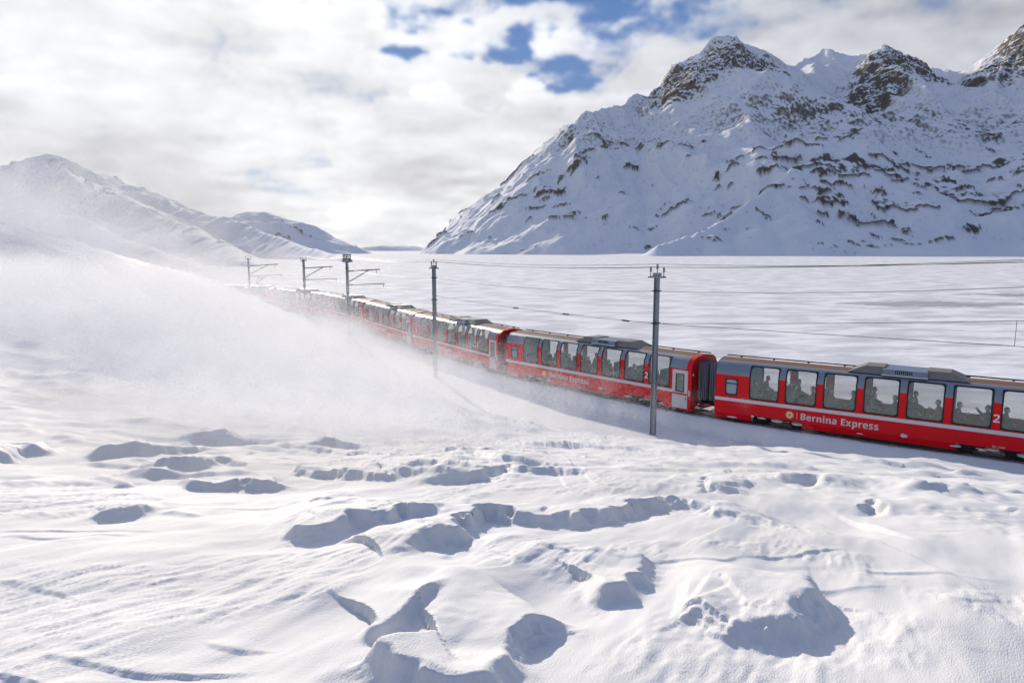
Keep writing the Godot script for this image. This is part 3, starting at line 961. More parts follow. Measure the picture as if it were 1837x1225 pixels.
# ------------------------------------------------------------------ track
func sweep(line: PackedVector2Array, offset: float, y: float, sx: float, sy: float) -> ArrayMesh:
	var st := begin()
	var a := PackedVector3Array()
	var b := PackedVector3Array()
	for i in line.size():
		var t := (line[mini(i + 1, line.size() - 1)] - line[maxi(i - 1, 0)]).normalized()
		var nrm := Vector2(-t.y, t.x)
		var l := line[i] + nrm * (offset - sx)
		var r := line[i] + nrm * (offset + sx)
		a.append(Vector3(l.x, y, -l.y))
		b.append(Vector3(r.x, y, -r.y))
	var dn := Vector3(0, -sy, 0)
	for i in line.size() - 1:
		quad(st, a[i], b[i], b[i + 1], a[i + 1])
		quad(st, a[i] + dn, a[i], a[i + 1], a[i + 1] + dn)
		quad(st, b[i], b[i] + dn, b[i + 1] + dn, b[i + 1])
	return finish(st)

func build_track() -> void:
	var t := thing("railway_track", "narrow railway track under the train, half buried in snow", "railway track")
	var line := spline(TRACK, 6)
	part("rail", sweep(line, 0.535, 0.06, 0.035, 0.14), M.rail, t)
	part("rail", sweep(line, -0.535, 0.06, 0.035, 0.14), M.rail, t)

# ------------------------------------------------------------------ carriages
var prof := PackedVector2Array()

func make_profile() -> void:
	prof = PackedVector2Array([Vector2(1.21, 0.28), Vector2(1.325, 0.58), Vector2(1.325, 1.2), Vector2(1.325, 2.0), Vector2(1.325, 2.56)])
	for k in 12:
		var a := (k + 1) / 12.0 * 1.40
		prof.append(Vector2(0.66 + 0.665 * cos(a), 2.56 + 0.84 * pow(sin(a), 0.94)))
	prof.append(Vector2(0.45, 3.44))
	prof.append(Vector2(0.2, 3.475))
	prof.append(Vector2(0.0, 3.485))

func prof_range(y0: float, y1: float) -> PackedVector2Array:
	var out := PackedVector2Array()
	for i in prof.size() - 1:
		var a := prof[i]
		var b := prof[i + 1]
		if b.y <= y0: continue
		if a.y >= y1: break
		if out.is_empty():
			out.append(a.lerp(b, clampf((y0 - a.y) / (b.y - a.y), 0.0, 1.0)))
		out.append(b if b.y <= y1 else a.lerp(b, (y1 - a.y) / (b.y - a.y)))
	return out

# a piece of the shell between heights y0, y1 and places x0, x1, with thickness; side is +1 (near) or -1
func skin(st: SurfaceTool, y0: float, y1: float, x0: float, x1: float, side: float, thick := 0.05, out := 0.0) -> void:
	var p := prof_range(y0, y1)
	var o := PackedVector3Array()
	var q := PackedVector3Array()
	for i in p.size():
		var t := (p[mini(i + 1, p.size() - 1)] - p[maxi(i - 1, 0)]).normalized()
		var nn := Vector2(t.y, -t.x)
		var a := p[i] + nn * out
		var b := p[i] - nn * thick
		o.append(Vector3(0, a.y, a.x * side))
		q.append(Vector3(0, b.y, maxf(b.x, 0.0) * side))
	var l := Vector3(x0, 0, 0)
	var r := Vector3(x1, 0, 0)
	for i in p.size() - 1:
		wq(st, o[i] + l, o[i + 1] + l, o[i + 1] + r, o[i] + r, side)
		wq(st, q[i] + r, q[i + 1] + r, q[i + 1] + l, q[i] + l, side)
		wq(st, q[i] + l, q[i + 1] + l, o[i + 1] + l, o[i] + l, side)
		wq(st, o[i] + r, o[i + 1] + r, q[i + 1] + r, q[i] + r, side)
	var e := p.size() - 1
	wq(st, o[e] + l, q[e] + l, q[e] + r, o[e] + r, side)
	wq(st, q[0] + l, o[0] + l, o[0] + r, q[0] + r, side)

func wq(st: SurfaceTool, a: Vector3, b: Vector3, c: Vector3, d: Vector3, side: float) -> void:
	if side > 0.0: quad(st, a, b, c, d)
	else: quad(st, d, c, b, a)

func prof_s(y0: float, s: float, out: float) -> Vector3:
	# point a distance s up along the shell from height y0
	var p := prof_range(y0, 3.4)
	var left := s
	for i in p.size() - 1:
		var l := p[i].distance_to(p[i + 1])
		if left <= l or i == p.size() - 2:
			var t := (p[i + 1] - p[i]).normalized()
			var c := p[i] + t * left + Vector2(t.y, -t.x) * out
			return Vector3(0, c.y, c.x)
		left -= l
	return Vector3.ZERO

func prof_len(y0: float, y1: float) -> float:
	var p := prof_range(y0, y1)
	var l := 0.0
	for i in p.size() - 1: l += p[i].distance_to(p[i + 1])
	return l

func rounded(cx: float, cy: float, hx: float, hy: float, r: float, per: int) -> PackedVector2Array:
	var out := PackedVector2Array()
	var corners := [Vector2(hx - r, hy - r), Vector2(-hx + r, hy - r), Vector2(-hx + r, -hy + r), Vector2(hx - r, -hy + r)]
	for c in 4:
		for k in per + 1:
			var a := PI * 0.5 * (c + float(k) / per)
			out.append(Vector2(cx, cy) + corners[c] + Vector2(cos(a), sin(a)) * r)
	# long upright sides are cut so that they can follow the curve
	var fine := PackedVector2Array()
	for i in out.size():
		var a := out[i]
		var b := out[(i + 1) % out.size()]
		var m := maxi(1, int(absf(b.y - a.y) / 0.12))
		for k in m: fine.append(a.lerp(b, float(k) / m))
	return fine

# window gasket and pane as meshes about x = 0, following the shell from height y0 to y1
func window_meshes(wd: float, y0: float, y1: float, border: float, radius: float) -> Array:
	var ln := prof_len(y0, y1)
	var outer := rounded(0, ln / 2, wd / 2 + 0.012, ln / 2 + 0.012, 0.03, 5)
	var inner := rounded(0, ln / 2, wd / 2 - border, ln / 2 - border, radius, 5)
	var st := begin()
	# pair by nearest angle: walk both rings by even parameter
	var n := 84
	var ro := resample(outer, n)
	var ri := resample(inner, n)
	for i in n:
		var j := (i + 1) % n
		var a := map_shell(y0, ro[i], 0.012)
		var b := map_shell(y0, ro[j], 0.012)
		var c := map_shell(y0, ri[j], 0.012)
		var d := map_shell(y0, ri[i], 0.012)
		quad(st, a, d, c, b)
		quad(st, map_shell(y0, ro[i], -0.01), a, b, map_shell(y0, ro[j], -0.01))
		quad(st, d, map_shell(y0, ri[i], -0.03), map_shell(y0, ri[j], -0.03), c)
	var frame := finish(st)
	st = SurfaceTool.new()
	st.begin(Mesh.PRIMITIVE_TRIANGLES)
	st.set_smooth_group(1)
	var rows := 16
	for k in rows:
		var s0 := ln * k / rows
		var s1 := ln * (k + 1) / rows
		quad(st, map_shell(y0, Vector2(-wd / 2, s0), -0.012), map_shell(y0, Vector2(-wd / 2, s1), -0.012), map_shell(y0, Vector2(wd / 2, s1), -0.012), map_shell(y0, Vector2(wd / 2, s0), -0.012))
	return [frame, finish(st)]

func resample(ring: PackedVector2Array, n: int) -> PackedVector2Array:
	# even in angle about the middle, starting at angle 0
	var c := Vector2.ZERO
	for p in ring: c += p
	c /= ring.size()
	var lo := ring[0]
	var hi := ring[0]
	for p in ring:
		lo = lo.min(p)
		hi = hi.max(p)
	c = (lo + hi) / 2.0
	var out := PackedVector2Array()
	for i in n:
		var a := TAU * i / n
		var dir := Vector2(cos(a) * (hi.x - lo.x), sin(a) * (hi.y - lo.y))
		var best := c
		var far := 0.0
		for k in ring.size():
			var hit = Geometry2D.segment_intersects_segment(c, c + dir * 2.0, ring[k], ring[(k + 1) % ring.size()])
			if hit != null and (hit - c).length() > far:
				best = hit
				far = (hit - c).length()
		out.append(best)
	return out

func map_shell(y0: float, p: Vector2, out: float) -> Vector3:
	if p.y < 0.0:
		var b := prof_s(y0, 0.0, out)
		return Vector3(p.x, b.y + p.y, b.z)
	var v := prof_s(y0, p.y, out)
	return Vector3(p.x, v.y, v.z)

func text_mesh(words: String, height: float, weight: int, italic := false) -> TextMesh:
	var f := SystemFont.new()
	f.font_names = PackedStringArray(["Droid Sans"])
	f.font_weight = weight
	f.font_italic = italic
	var t := TextMesh.new()
	t.text = words
	t.font = f
	t.font_size = 64
	t.pixel_size = height / 64.0
	t.depth = 0.006
	t.curve_step = 2.0
	return t

func window_pair(wm: Array, x: float, parent: Node3D, glass: Material, called := "window") -> void:
	for side in [1, -1]:
		var f := part(called, wm[1], glass, parent, Vector3(x, 0, 0))
		var g := part("window_frame", wm[0], M.rubber, f)
		if side < 0: f.rotation.y = PI

func cap_mesh(x: float, dirx: float) -> ArrayMesh:
	# end wall: the whole outline, with the doorway left open
	var st := begin()
	var p := prof_range(0.28, 3.485)
	for side in [1.0, -1.0]:
		for i in p.size() - 1:
			var a := p[i]
			var b := p[i + 1]
			var ia := 0.55 if a.y < 2.98 and a.y > 0.5 else 0.0
			var ib := 0.55 if b.y < 2.98 and b.y > 0.5 else 0.0
			if ia != ib: ib = maxf(ia, ib); ia = ib
			if a.y < 0.5: ia = 0.0; ib = 0.0
			for t in [0.0, -0.05]:
				var xx: float = x + dirx * t
				wq(st, Vector3(xx, a.y, a.x * side), Vector3(xx, b.y, b.x * side), Vector3(xx, b.y, minf(ib, b.x) * side), Vector3(xx, a.y, minf(ia, a.x) * side), side * dirx * (1.0 if t == 0.0 else -1.0))
			# red hoop round the end
			wq(st, Vector3(x, a.y, a.x * side), Vector3(x, b.y, b.x * side), Vector3(x - dirx * 0.05, b.y, b.x * side), Vector3(x - dirx * 0.05, a.y, a.x * side), -side * dirx)
	return finish(st)

func hoop_mesh(x0: float, x1: float) -> ArrayMesh:
	var st := begin()
	for side in [1.0, -1.0]:
		skin(st, 0.3, 3.485, x0, x1, side, 0.02, 0.006)
	return finish(st)

func bogie(parent: Node3D, x: float) -> void:
	var st := begin()
	for s in [-1.0, 1.0]:
		box(st, Vector3(0, 0.5, s * 0.86), Vector3(2.5, 0.16, 0.1))
		for w in [-0.9, 0.9]:
			box(st, Vector3(w, 0.40, s * 0.88), Vector3(0.26, 0.26, 0.14))
		box(st, Vector3(0, 0.62, s * 0.8), Vector3(0.5, 0.3, 0.2))
	box(st, Vector3(0, 0.52, 0), Vector3(0.4, 0.18, 1.7))
	var b := part("bogie", finish(st), M.dark, parent, Vector3(x, 0, 0))
	for w in [-0.9, 0.9]:
		for s in [-1.0, 1.0]:
			var wt := begin()
			tube(wt, Vector3(w, 0.36, s * 0.50), Vector3(w, 0.36, s * 0.60), 0.36, 0.36, 20)
			tube(wt, Vector3(w, 0.36, s * 0.60), Vector3(w, 0.36, s * 0.63), 0.12, 0.10, 12)
			part("wheel", finish(wt), M.under, b)

func crust_mesh(seed_: int, size: Vector3) -> ArrayMesh:
	# a lump of packed snow: a squashed, noisy half ball
	var n := noise(seed_, 1.0, 3)
	var st := SurfaceTool.new()
	st.begin(Mesh.PRIMITIVE_TRIANGLES)
	st.set_smooth_group(1)
	var a := 10
	var b := 5
	for i in a:
		for j in b:
			var c := []
			for e in [[0, 0], [0, 1], [1, 1], [1, 0]]:
				var u: float = TAU * ((i + e[0]) % a) / a
				var w: float = -0.35 + (PI / 2 + 0.35) * (j + e[1]) / b
				var d := Vector3(cos(u) * cos(w), sin(w), sin(u) * cos(w))
				c.append(d * (1.0 + 0.6 * n.get_noise_3dv(d * 2.2)) * size)
			quad(st, c[0], c[1], c[2], c[3])
	return finish(st)

func make_coach() -> Node3D:
	var root := thing("panoramic_coach", "", "train coach", "red panoramic coaches of the train")
	var h := CAR_LEN / 2.0
	var X := func(u: float) -> float: return u - h
	var win0 := 1.85
	var pitch := 1.838
	var ww := 1.52
	# red shell
	var st := begin()
	for side in [1.0, -1.0]:
		# below the windows, with the skirt cut away over the bogies
		for c in [[0.0, 2.0, 0.28], [2.0, 4.6, 0.62], [4.6, 11.3, 0.28], [11.3, 13.9, 0.62], [13.9, 14.62, 0.28]]:
			skin(st, c[2], 1.50, X.call(c[0]), X.call(c[1]), side)
		for c in [[0.0, 0.57], [1.22, win0]]:
			skin(st, 1.50, 2.70, X.call(c[0]), X.call(c[1]), side)
		skin(st, 1.50, 1.62, X.call(0.57), X.call(1.22), side)
		skin(st, 2.50, 2.70, X.call(0.57), X.call(1.22), side)
		skin(st, 0.28, 0.42, X.call(14.62), X.call(15.64), side)
		skin(st, 2.62, 2.70, X.call(14.62), X.call(15.64), side)
		skin(st, 1.50, 2.70, X.call(win0 + 6 * pitch + ww), X.call(14.62), side)
		skin(st, 0.28, 2.70, X.call(15.64), X.call(CAR_LEN), side)
	part("body", finish(st), M.red, root)
	# pillars between the windows
	for side in [1.0, -1.0]:
		for k in 6:
			st = begin()
			skin(st, 1.50, 2.70, X.call(win0 + k * pitch + ww), X.call(win0 + (k + 1) * pitch), side)
			var pl := part("window_pillar", finish(st), M.red, root)
			st = begin()
			skin(st, 2.70, 3.27, X.call(win0 + k * pitch + ww), X.call(win0 + (k + 1) * pitch), side)
			part("pillar_head", finish(st), M.cove, pl)
	# grey cove above
	st = begin()
	for side in [1.0, -1.0]:
		skin(st, 2.70, 3.40, X.call(0.0), X.call(win0), side)
		skin(st, 2.70, 3.40, X.call(win0 + 6 * pitch + ww), X.call(CAR_LEN - 0.32), side)
		skin(st, 3.27, 3.40, X.call(win0), X.call(win0 + 6 * pitch + ww), side)
	part("roof_cove", finish(st), M.cove, root)
	part("end_hoop", hoop_mesh(h - 0.32, h + 0.02), M.red, root)
	st = begin()
	for side in [1.0, -1.0]:
		skin(st, 3.40, 3.485, -h, h - 0.32, side)
	part("roof", finish(st), M.roof, root)
	st = begin()
	tube(st, Vector3(-h, 3.50, -0.62), Vector3(h, 3.50, -0.62), 0.035, 0.035, 6)
	for k in 9: box(st, Vector3(-h + 0.8 + k * 1.78, 3.46, -0.62), Vector3(0.08, 0.06, 0.14))
	part("roof_cable", finish(st), M.rubber, root)
	# stripe
	st = begin()
	for side in [1.0, -1.0]:
		skin(st, 1.26, 1.44, -h + 0.01, X.call(14.62), side, 0.0, 0.006)
		skin(st, 1.26, 1.44, X.call(15.66), h - 0.01, side, 0.0, 0.006)
	part("stripe", finish(st), M.stripe, root)
	st = begin()
	for side in [1.0, -1.0]:
		for u in [4.6, 7.0, 11.3]:
			box(st, Vector3(X.call(u), 0.9, side * 1.327), Vector3(0.015, 0.62, 0.006))
		box(st, Vector3(0, 0.60, side * 1.327), Vector3(CAR_LEN - 3.0, 0.014, 0.006))
	part("panel_joint", finish(st), M.red_dark, root)
	# windows
	var wm := window_meshes(ww, 1.50, 3.27, 0.055, 0.15)
	for k in 7:
		window_pair(wm, X.call(win0 + k * pitch + ww / 2), root, M.glass)
	var lm := window_meshes(0.65, 1.62, 2.50, 0.05, 0.12)
	window_pair(lm, X.call(0.895), root, M.frost, "washroom_window")
	for side in [1.0, -1.0]:
		part("window_bar", box_mesh(Vector3(X.call(0.895), 2.24, side * 1.33), Vector3(0.6, 0.05, 0.02)), M.rubber, root)
	# doors
	for side in [1.0, -1.0]:
		var leaf := begin()
		var z: float = side * 1.338
		box(leaf, Vector3(X.call(14.73), 1.52, z), Vector3(0.22, 2.2, 0.05))
		box(leaf, Vector3(X.call(15.53), 1.52, z), Vector3(0.22, 2.2, 0.05))
		box(leaf, Vector3(X.call(15.13), 0.90, z), Vector3(0.58, 0.96, 0.05))
		box(leaf, Vector3(X.call(15.13), 2.51, z), Vector3(0.58, 0.22, 0.05))
		var dr := part("door", finish(leaf), M.door, root)
		part("pane", box_mesh(Vector3(X.call(15.13), 1.89, z), Vector3(0.58, 1.02, 0.012)), M.glass, dr)
		var fr := begin()
		for s in [-1.0, 1.0]:
			box(fr, Vector3(X.call(15.13) + s * 0.27, 1.89, z + side * 0.022), Vector3(0.05, 1.06, 0.02))
			box(fr, Vector3(X.call(15.13), 1.89 + s * 0.51, z + side * 0.022), Vector3(0.50, 0.05, 0.02))
		part("pane_frame", finish(fr), M.rubber, dr)
		part("band", box_mesh(Vector3(X.call(15.13), 1.25, z + side * 0.024), Vector3(1.0, 0.11, 0.008)), M.red, dr)
		part("handle", box_mesh(Vector3(X.call(15.55), 1.0, z + side * 0.035), Vector3(0.04, 0.16, 0.03)), M.rubber, dr)
		part("grab_rail", box_mesh(Vector3(X.call(15.76), 1.35, side * 1.35), Vector3(0.06, 0.36, 0.05)), M.stripe, root)
	# ends
	part("end_wall", cap_mesh(h, 1.0), M.red_dark, root)
	part("end_wall", cap_mesh(-h, -1.0), M.red_dark, root)
	for e in [-1.0, 1.0]:
		st = begin()
		for k in 5:
			box(st, Vector3(e * (h + 0.06 + k * 0.11), 2.0, 0), Vector3(0.07, 2.15 - 0.02 * k, 1.26))
			box(st, Vector3(e * (h + 0.11 + k * 0.11), 2.0, 0), Vector3(0.05, 2.0, 1.12))
		part("gangway_bellows", finish(st), M.bellows, root)
		st = begin()
		box(st, Vector3(e * (h + 0.3), 0.72, 0), Vector3(0.6, 0.16, 0.3))
		for s in [-1.0, 1.0]:
			box(st, Vector3(e * (h + 0.2), 0.76, s * 0.7), Vector3(0.4, 0.1, 0.1))
		part("coupling", finish(st), M.dark, root)
		for s in [-1.0, 1.0]:
			part("marker_lamp", tube_mesh(Vector3(e * h, 2.42, s * 1.16), Vector3(e * (h + 0.04), 2.42, s * 1.16), 0.07, 0.06, 4), M.lamp, root)
			part("hose", tube_mesh(Vector3(e * (h + 0.12), 2.7, s * 0.72), Vector3(e * (h + 0.2), 0.9, s * 0.74), 0.04, 0.04, 6), M.unit, root)
	# underside
	st = begin()
	box(st, Vector3(0, 0.80, 0), Vector3(CAR_LEN - 0.3, 0.28, 2.36))
	box(st, Vector3(X.call(8.0), 0.52, 0), Vector3(5.2, 0.4, 2.1))
	part("underframe", finish(st), M.under, root)
	bogie(root, X.call(3.3))
	bogie(root, X.call(12.6))
	# snow packed about the running gear
	var ci := 0
	for c in [[1.6, 0.42, 1.05, 0.45], [3.3, 0.45, 1.1, 0.3], [4.4, 0.42, 1.1, 0.35], [9.2, 0.62, 1.30, 0.16], [11.2, 0.45, 1.15, 0.3], [12.7, 0.5, 1.1, 0.3], [13.9, 0.4, 1.1, 0.35], [15.7, 0.45, 0.7, 0.5], [0.1, 0.45, 0.7, 0.5]]:
		part("snow_crust", crust_mesh(400 + ci, Vector3(c[3], 0.12, 0.16)), M.crust, root, Vector3(X.call(c[0]), c[1], c[2]))
		ci += 1
	var rc := RandomNumberGenerator.new()
	rc.seed = 55
	for k in 5:
		var w := rc.randf_range(0.08, 0.34)
		part("snow_crust", crust_mesh(430 + k, Vector3(w, rc.randf_range(0.03, 0.07), 0.05)), M.crust, root, Vector3(X.call(rc.randf_range(0.6, 15.2)), rc.randf_range(0.30, 0.56), 1.24 if k % 3 else 1.30))
	# roof unit: two sloped hoods and a blue-grey box with a grille
	st = begin()
	hood(st, X.call(6.5), X.call(8.1), true)
	part("roof_hood", finish(st), M.unit, root)
	st = begin()
	box(st, Vector3(X.call(9.0), 3.58, 0.12), Vector3(1.9, 0.26, 1.66))
	var ac := part("air_conditioner", finish(st), M.unit_blue, root)
	st = begin()
	for k in 9: box(st, Vector3(X.call(8.62) + k * 0.085, 3.60, 0.955), Vector3(0.045, 0.17, 0.02))
	part("grille", finish(st), M.rubber, ac)
	part("drip_rail", box_mesh(Vector3(X.call(9.0), 3.43, 0.97), Vector3(1.95, 0.035, 0.06)), M.white, ac)
	st = begin()
	hood(st, X.call(9.9), X.call(11.6), false)
	part("roof_hood", finish(st), M.unit, root)
	# inside
	part("floor", box_mesh(Vector3(0, 0.97, 0), Vector3(CAR_LEN - 0.2, 0.06, 2.5)), M.floor, root)
	for u in [1.80, 14.45]:
		part("partition", box_mesh(Vector3(X.call(u), 2.1, 0), Vector3(0.05, 2.2, 2.3)), M.inside, root)
	st = begin()
	box(st, Vector3(0, 0.42, 0), Vector3(0.46, 0.14, 0.98))
	box(st, Vector3(-0.24, 0.78, 0), Vector3(0.10, 0.72, 0.98), Basis(Vector3(0, 0, 1), 0.14))
	box(st, Vector3(0.0, 0.18, 0), Vector3(0.3, 0.36, 0.5))
	var seat := finish(st)
	for k in 7:
		for f in [1.0, -1.0]:
			for s in [1.0, -1.0]:
				var o := part("seat", seat, M.seat, root, Vector3(X.call(win0 + k * pitch + ww / 2 - f * 0.56), 1.0, s * 0.74))
				if f < 0.0: o.rotation.y = PI
	# lettering, emblem, class number
	for side in [1.0, -1.0]:
		var flip := Basis() if side > 0.0 else Basis(Vector3.UP, PI)
		var put := func(called: String, m: Mesh, mt: Material, u: float, y: float) -> void:
			var o := part(called, m, mt, root, Vector3(X.call(u) if side > 0.0 else X.call(CAR_LEN - u), y, side * 1.330))
			o.basis = flip
		put.call("lettering", text_mesh("Bernina Express", 0.47, 700, true), M.stripe, 6.3, 0.90)
		put.call("lettering_bar", box_mesh(Vector3.ZERO, Vector3(0.025, 0.34, 0.008)), M.stripe, 4.34, 0.92)
		put.call("emblem", star_mesh(0.225), M.gold, 3.98, 0.92)
		put.call("class_number", text_mesh("2", 0.50, 700), M.white, win0 + 5 * pitch + ww + 0.16, 1.98)
		put.call("vehicle_number", text_mesh("Bp 2502", 0.13, 400), M.stripe, 12.9, 0.70)
	return root

func hood(st: SurfaceTool, x0: float, x1: float, slope_left: bool) -> void:
	# a roof hood with one sloped end and bevelled long edges
	var a := x0 + (0.75 if slope_left else 0.0)
	var b := x1 - (0.0 if slope_left else 0.75)
	var zb := 0.86
	var zt := 0.62
	var yb := 3.42
	var yt := 3.76
	var bl := [Vector3(x0, yb, zb), Vector3(x1, yb, zb), Vector3(x1, yb, -zb), Vector3(x0, yb, -zb)]
	var tp := [Vector3(a, yt, zt), Vector3(b, yt, zt), Vector3(b, yt, -zt), Vector3(a, yt, -zt)]
	for i in 4:
		var j := (i + 1) % 4
		quad(st, bl[i], tp[i], tp[j], bl[j])
	quad(st, tp[0], tp[3], tp[2], tp[1])

func star_mesh(r: float) -> ArrayMesh:
	var st := begin()
	var n := 20
	for i in n * 2:
		var a0 := PI * i / n
		var a1 := PI * (i + 1) / n
		var r0 := r if i % 2 == 0 else r * 0.62
		var r1 := r if i % 2 == 1 else r * 0.62
		var p := Vector3(cos(a0) * r0, sin(a0) * r0, 0.004)
		var q := Vector3(cos(a1) * r1, sin(a1) * r1, 0.004)
		var ip := Vector3(cos(a0), sin(a0), 0) * r * 0.30 + Vector3(0, 0, 0.004)
		var iq := Vector3(cos(a1), sin(a1), 0) * r * 0.30 + Vector3(0, 0, 0.004)
		quad(st, ip, iq, q, p)
		var c := Vector3(0, 0, 0.006)
		if i % 2 == 0:
			st.add_vertex(c); st.add_vertex(Vector3(cos(a1), sin(a1), 0) * r * 0.2 + c); st.add_vertex(Vector3(cos(a0), sin(a0), 0) * r * 0.2 + c)
	return finish(st)

func make_railcar() -> Node3D:
	var root := thing("railcar", "", "railcar", "red railcars pulling the train")
	var h := 8.1
	var st := begin()
	for side in [1.0, -1.0]:
		skin(st, 0.3, 1.50, -h + 0.9, h - 0.9, side)
		skin(st, 2.35, 2.75, -h + 0.9, h - 0.9, side)
		for k in 9: skin(st, 1.50, 2.35, -h + 0.9 + k * 1.80 - (0.0 if k == 0 else 0.35), -h + 0.9 + k * 1.80 + (0.0 if k == 8 else 0.0) + (0.35 if k == 0 else 0.0), side)
	part("body", finish(st), M.red, root)
	for side in [1.0, -1.0]:
		for k in 8:
			var a := -h + 0.9 + k * 1.80 + (0.35 if k == 0 else 0.0)
			var b := -h + 0.9 + (k + 1) * 1.80 - 0.35
			part("window", box_mesh(Vector3((a + b) / 2, 1.925, side * 1.31), Vector3(b - a, 0.85, 0.02)), M.rubber, root)
	st = begin()
	for side in [1.0, -1.0]:
		skin(st, 2.75, 3.485, -h + 0.9, h - 0.9, side)
	part("roof", finish(st), M.cove, root)
	# tapered cab ends
	for e in [-1.0, 1.0]:
		var cab := begin()
		var p := prof_range(0.3, 3.485)
		for side in [1.0, -1.0]:
			for i in p.size() - 1:
				var a := Vector3(e * (h - 0.9), p[i].y, p[i].x * side)
				var b := Vector3(e * (h - 0.9), p[i + 1].y, p[i + 1].x * side)
				var slant := func(v: Vector3) -> Vector3: return Vector3(e * (h - 0.45 * maxf(0.0, v.y - 1.5)), minf(v.y, 3.3), v.z * 0.86)
				var c: Vector3 = slant.call(b)
				var d: Vector3 = slant.call(a)
				wq(cab, a, b, c, d, side * -e)
				wq(cab, d, c, Vector3(c.x, c.y, 0), Vector3(d.x, d.y, 0), side * -e)
		var cb := part("cab", finish(cab), M.red, root)
		part("windscreen", box_mesh(Vector3(e * (h - 0.28), 2.25, 0), Vector3(0.06, 0.85, 1.9), Basis(Vector3(0, 0, 1), e * 0.42)), M.rubber, cb)
	st = begin()
	box(st, Vector3(0, 0.75, 0), Vector3(15.0, 0.3, 2.3))
	part("underframe", finish(st), M.under, root)
	bogie(root, -5.2)
	bogie(root, 5.2)
	st = begin()
	for k in 3: box(st, Vector3(-4.0 + k * 3.4, 3.56, 0), Vector3(2.4, 0.22, 1.5))
	hood(st, 4.9, 6.9, false)
	part("roof_resistor", finish(st), M.unit, root)
	return root

func add_pantograph(root: Node3D, x: float) -> void:
	var st := begin()
	var z := 0.35
	for s in [-1.0, 1.0]:
		tube(st, Vector3(x + 0.9, 3.62, s * z), Vector3(x - 0.35, 4.25, s * z * 0.6), 0.06, 0.055, 6)
		tube(st, Vector3(x - 0.35, 4.25, s * z * 0.6), Vector3(x + 0.75, 5.05, s * 0.45), 0.05, 0.045, 6)
	tube(st, Vector3(x - 0.35, 4.25, -0.3), Vector3(x - 0.35, 4.25, 0.3), 0.05, 0.05, 6)
	var p := part("pantograph", finish(st), M.wire, root)
	st = begin()
	for k in [-0.16, 0.16]:
		tube(st, Vector3(x + 0.78 + k, 5.08, -0.62), Vector3(x + 0.78 + k, 5.08, 0.62), 0.05, 0.05, 6)
		for s in [-1.0, 1.0]: tube(st, Vector3(x + 0.78 + k, 5.08, s * 0.62), Vector3(x + 0.78 + k, 4.92, s * 0.82), 0.03, 0.02, 6)
	part("contact_strip", finish(st), M.wire, p)
	part("pantograph_base", box_mesh(Vector3(x + 0.6, 3.58, 0), Vector3(1.5, 0.12, 1.0)), M.dark, root)

var coaches: Array[Node3D] = []

func build_train() -> void:
	make_profile()
	var labels := [
		"red panoramic coach at the near end of the train, nearest the viewer",
		"red panoramic coach passing behind the nearest and tallest mast",
		"red panoramic coach with white glare on its roof, behind the second mast",
		"red panoramic coach between the second and the third mast",
		"faded red panoramic coach in blown snow behind the third mast",
		"faded red panoramic coach coupled to the railcar, behind the fourth mast"]
	var proto := make_coach()
	for i in 6:
		var c: Node3D = proto
		if i > 0:
			c = proto.duplicate()
			c.name = unique("panoramic_coach")
			add_child(c)
		c.set_meta("label", labels[i])
		coaches.append(c)
	for i in 6:
		coaches[i].position = Vector3(CARS[i].x, 0, -CARS[i].y)
		coaches[i].rotation.y = deg_to_rad(CARS[i].z)
	var r := make_railcar()
	var r2: Node3D = r.duplicate()
	r2.name = unique("railcar")
	add_child(r2)
	add_pantograph(r, 3.6)
	r.set_meta("label", "red railcar with raised pantograph, its lower half behind the snow bank")
	r2.set_meta("label", "leading railcar of the train, almost hidden behind the snow hill")
	for i in 2:
		var n: Node3D = [r, r2][i]
		n.position = Vector3(CARS[6 + i].x, 0, -CARS[6 + i].y)
		n.rotation.y = deg_to_rad(CARS[6 + i].z)

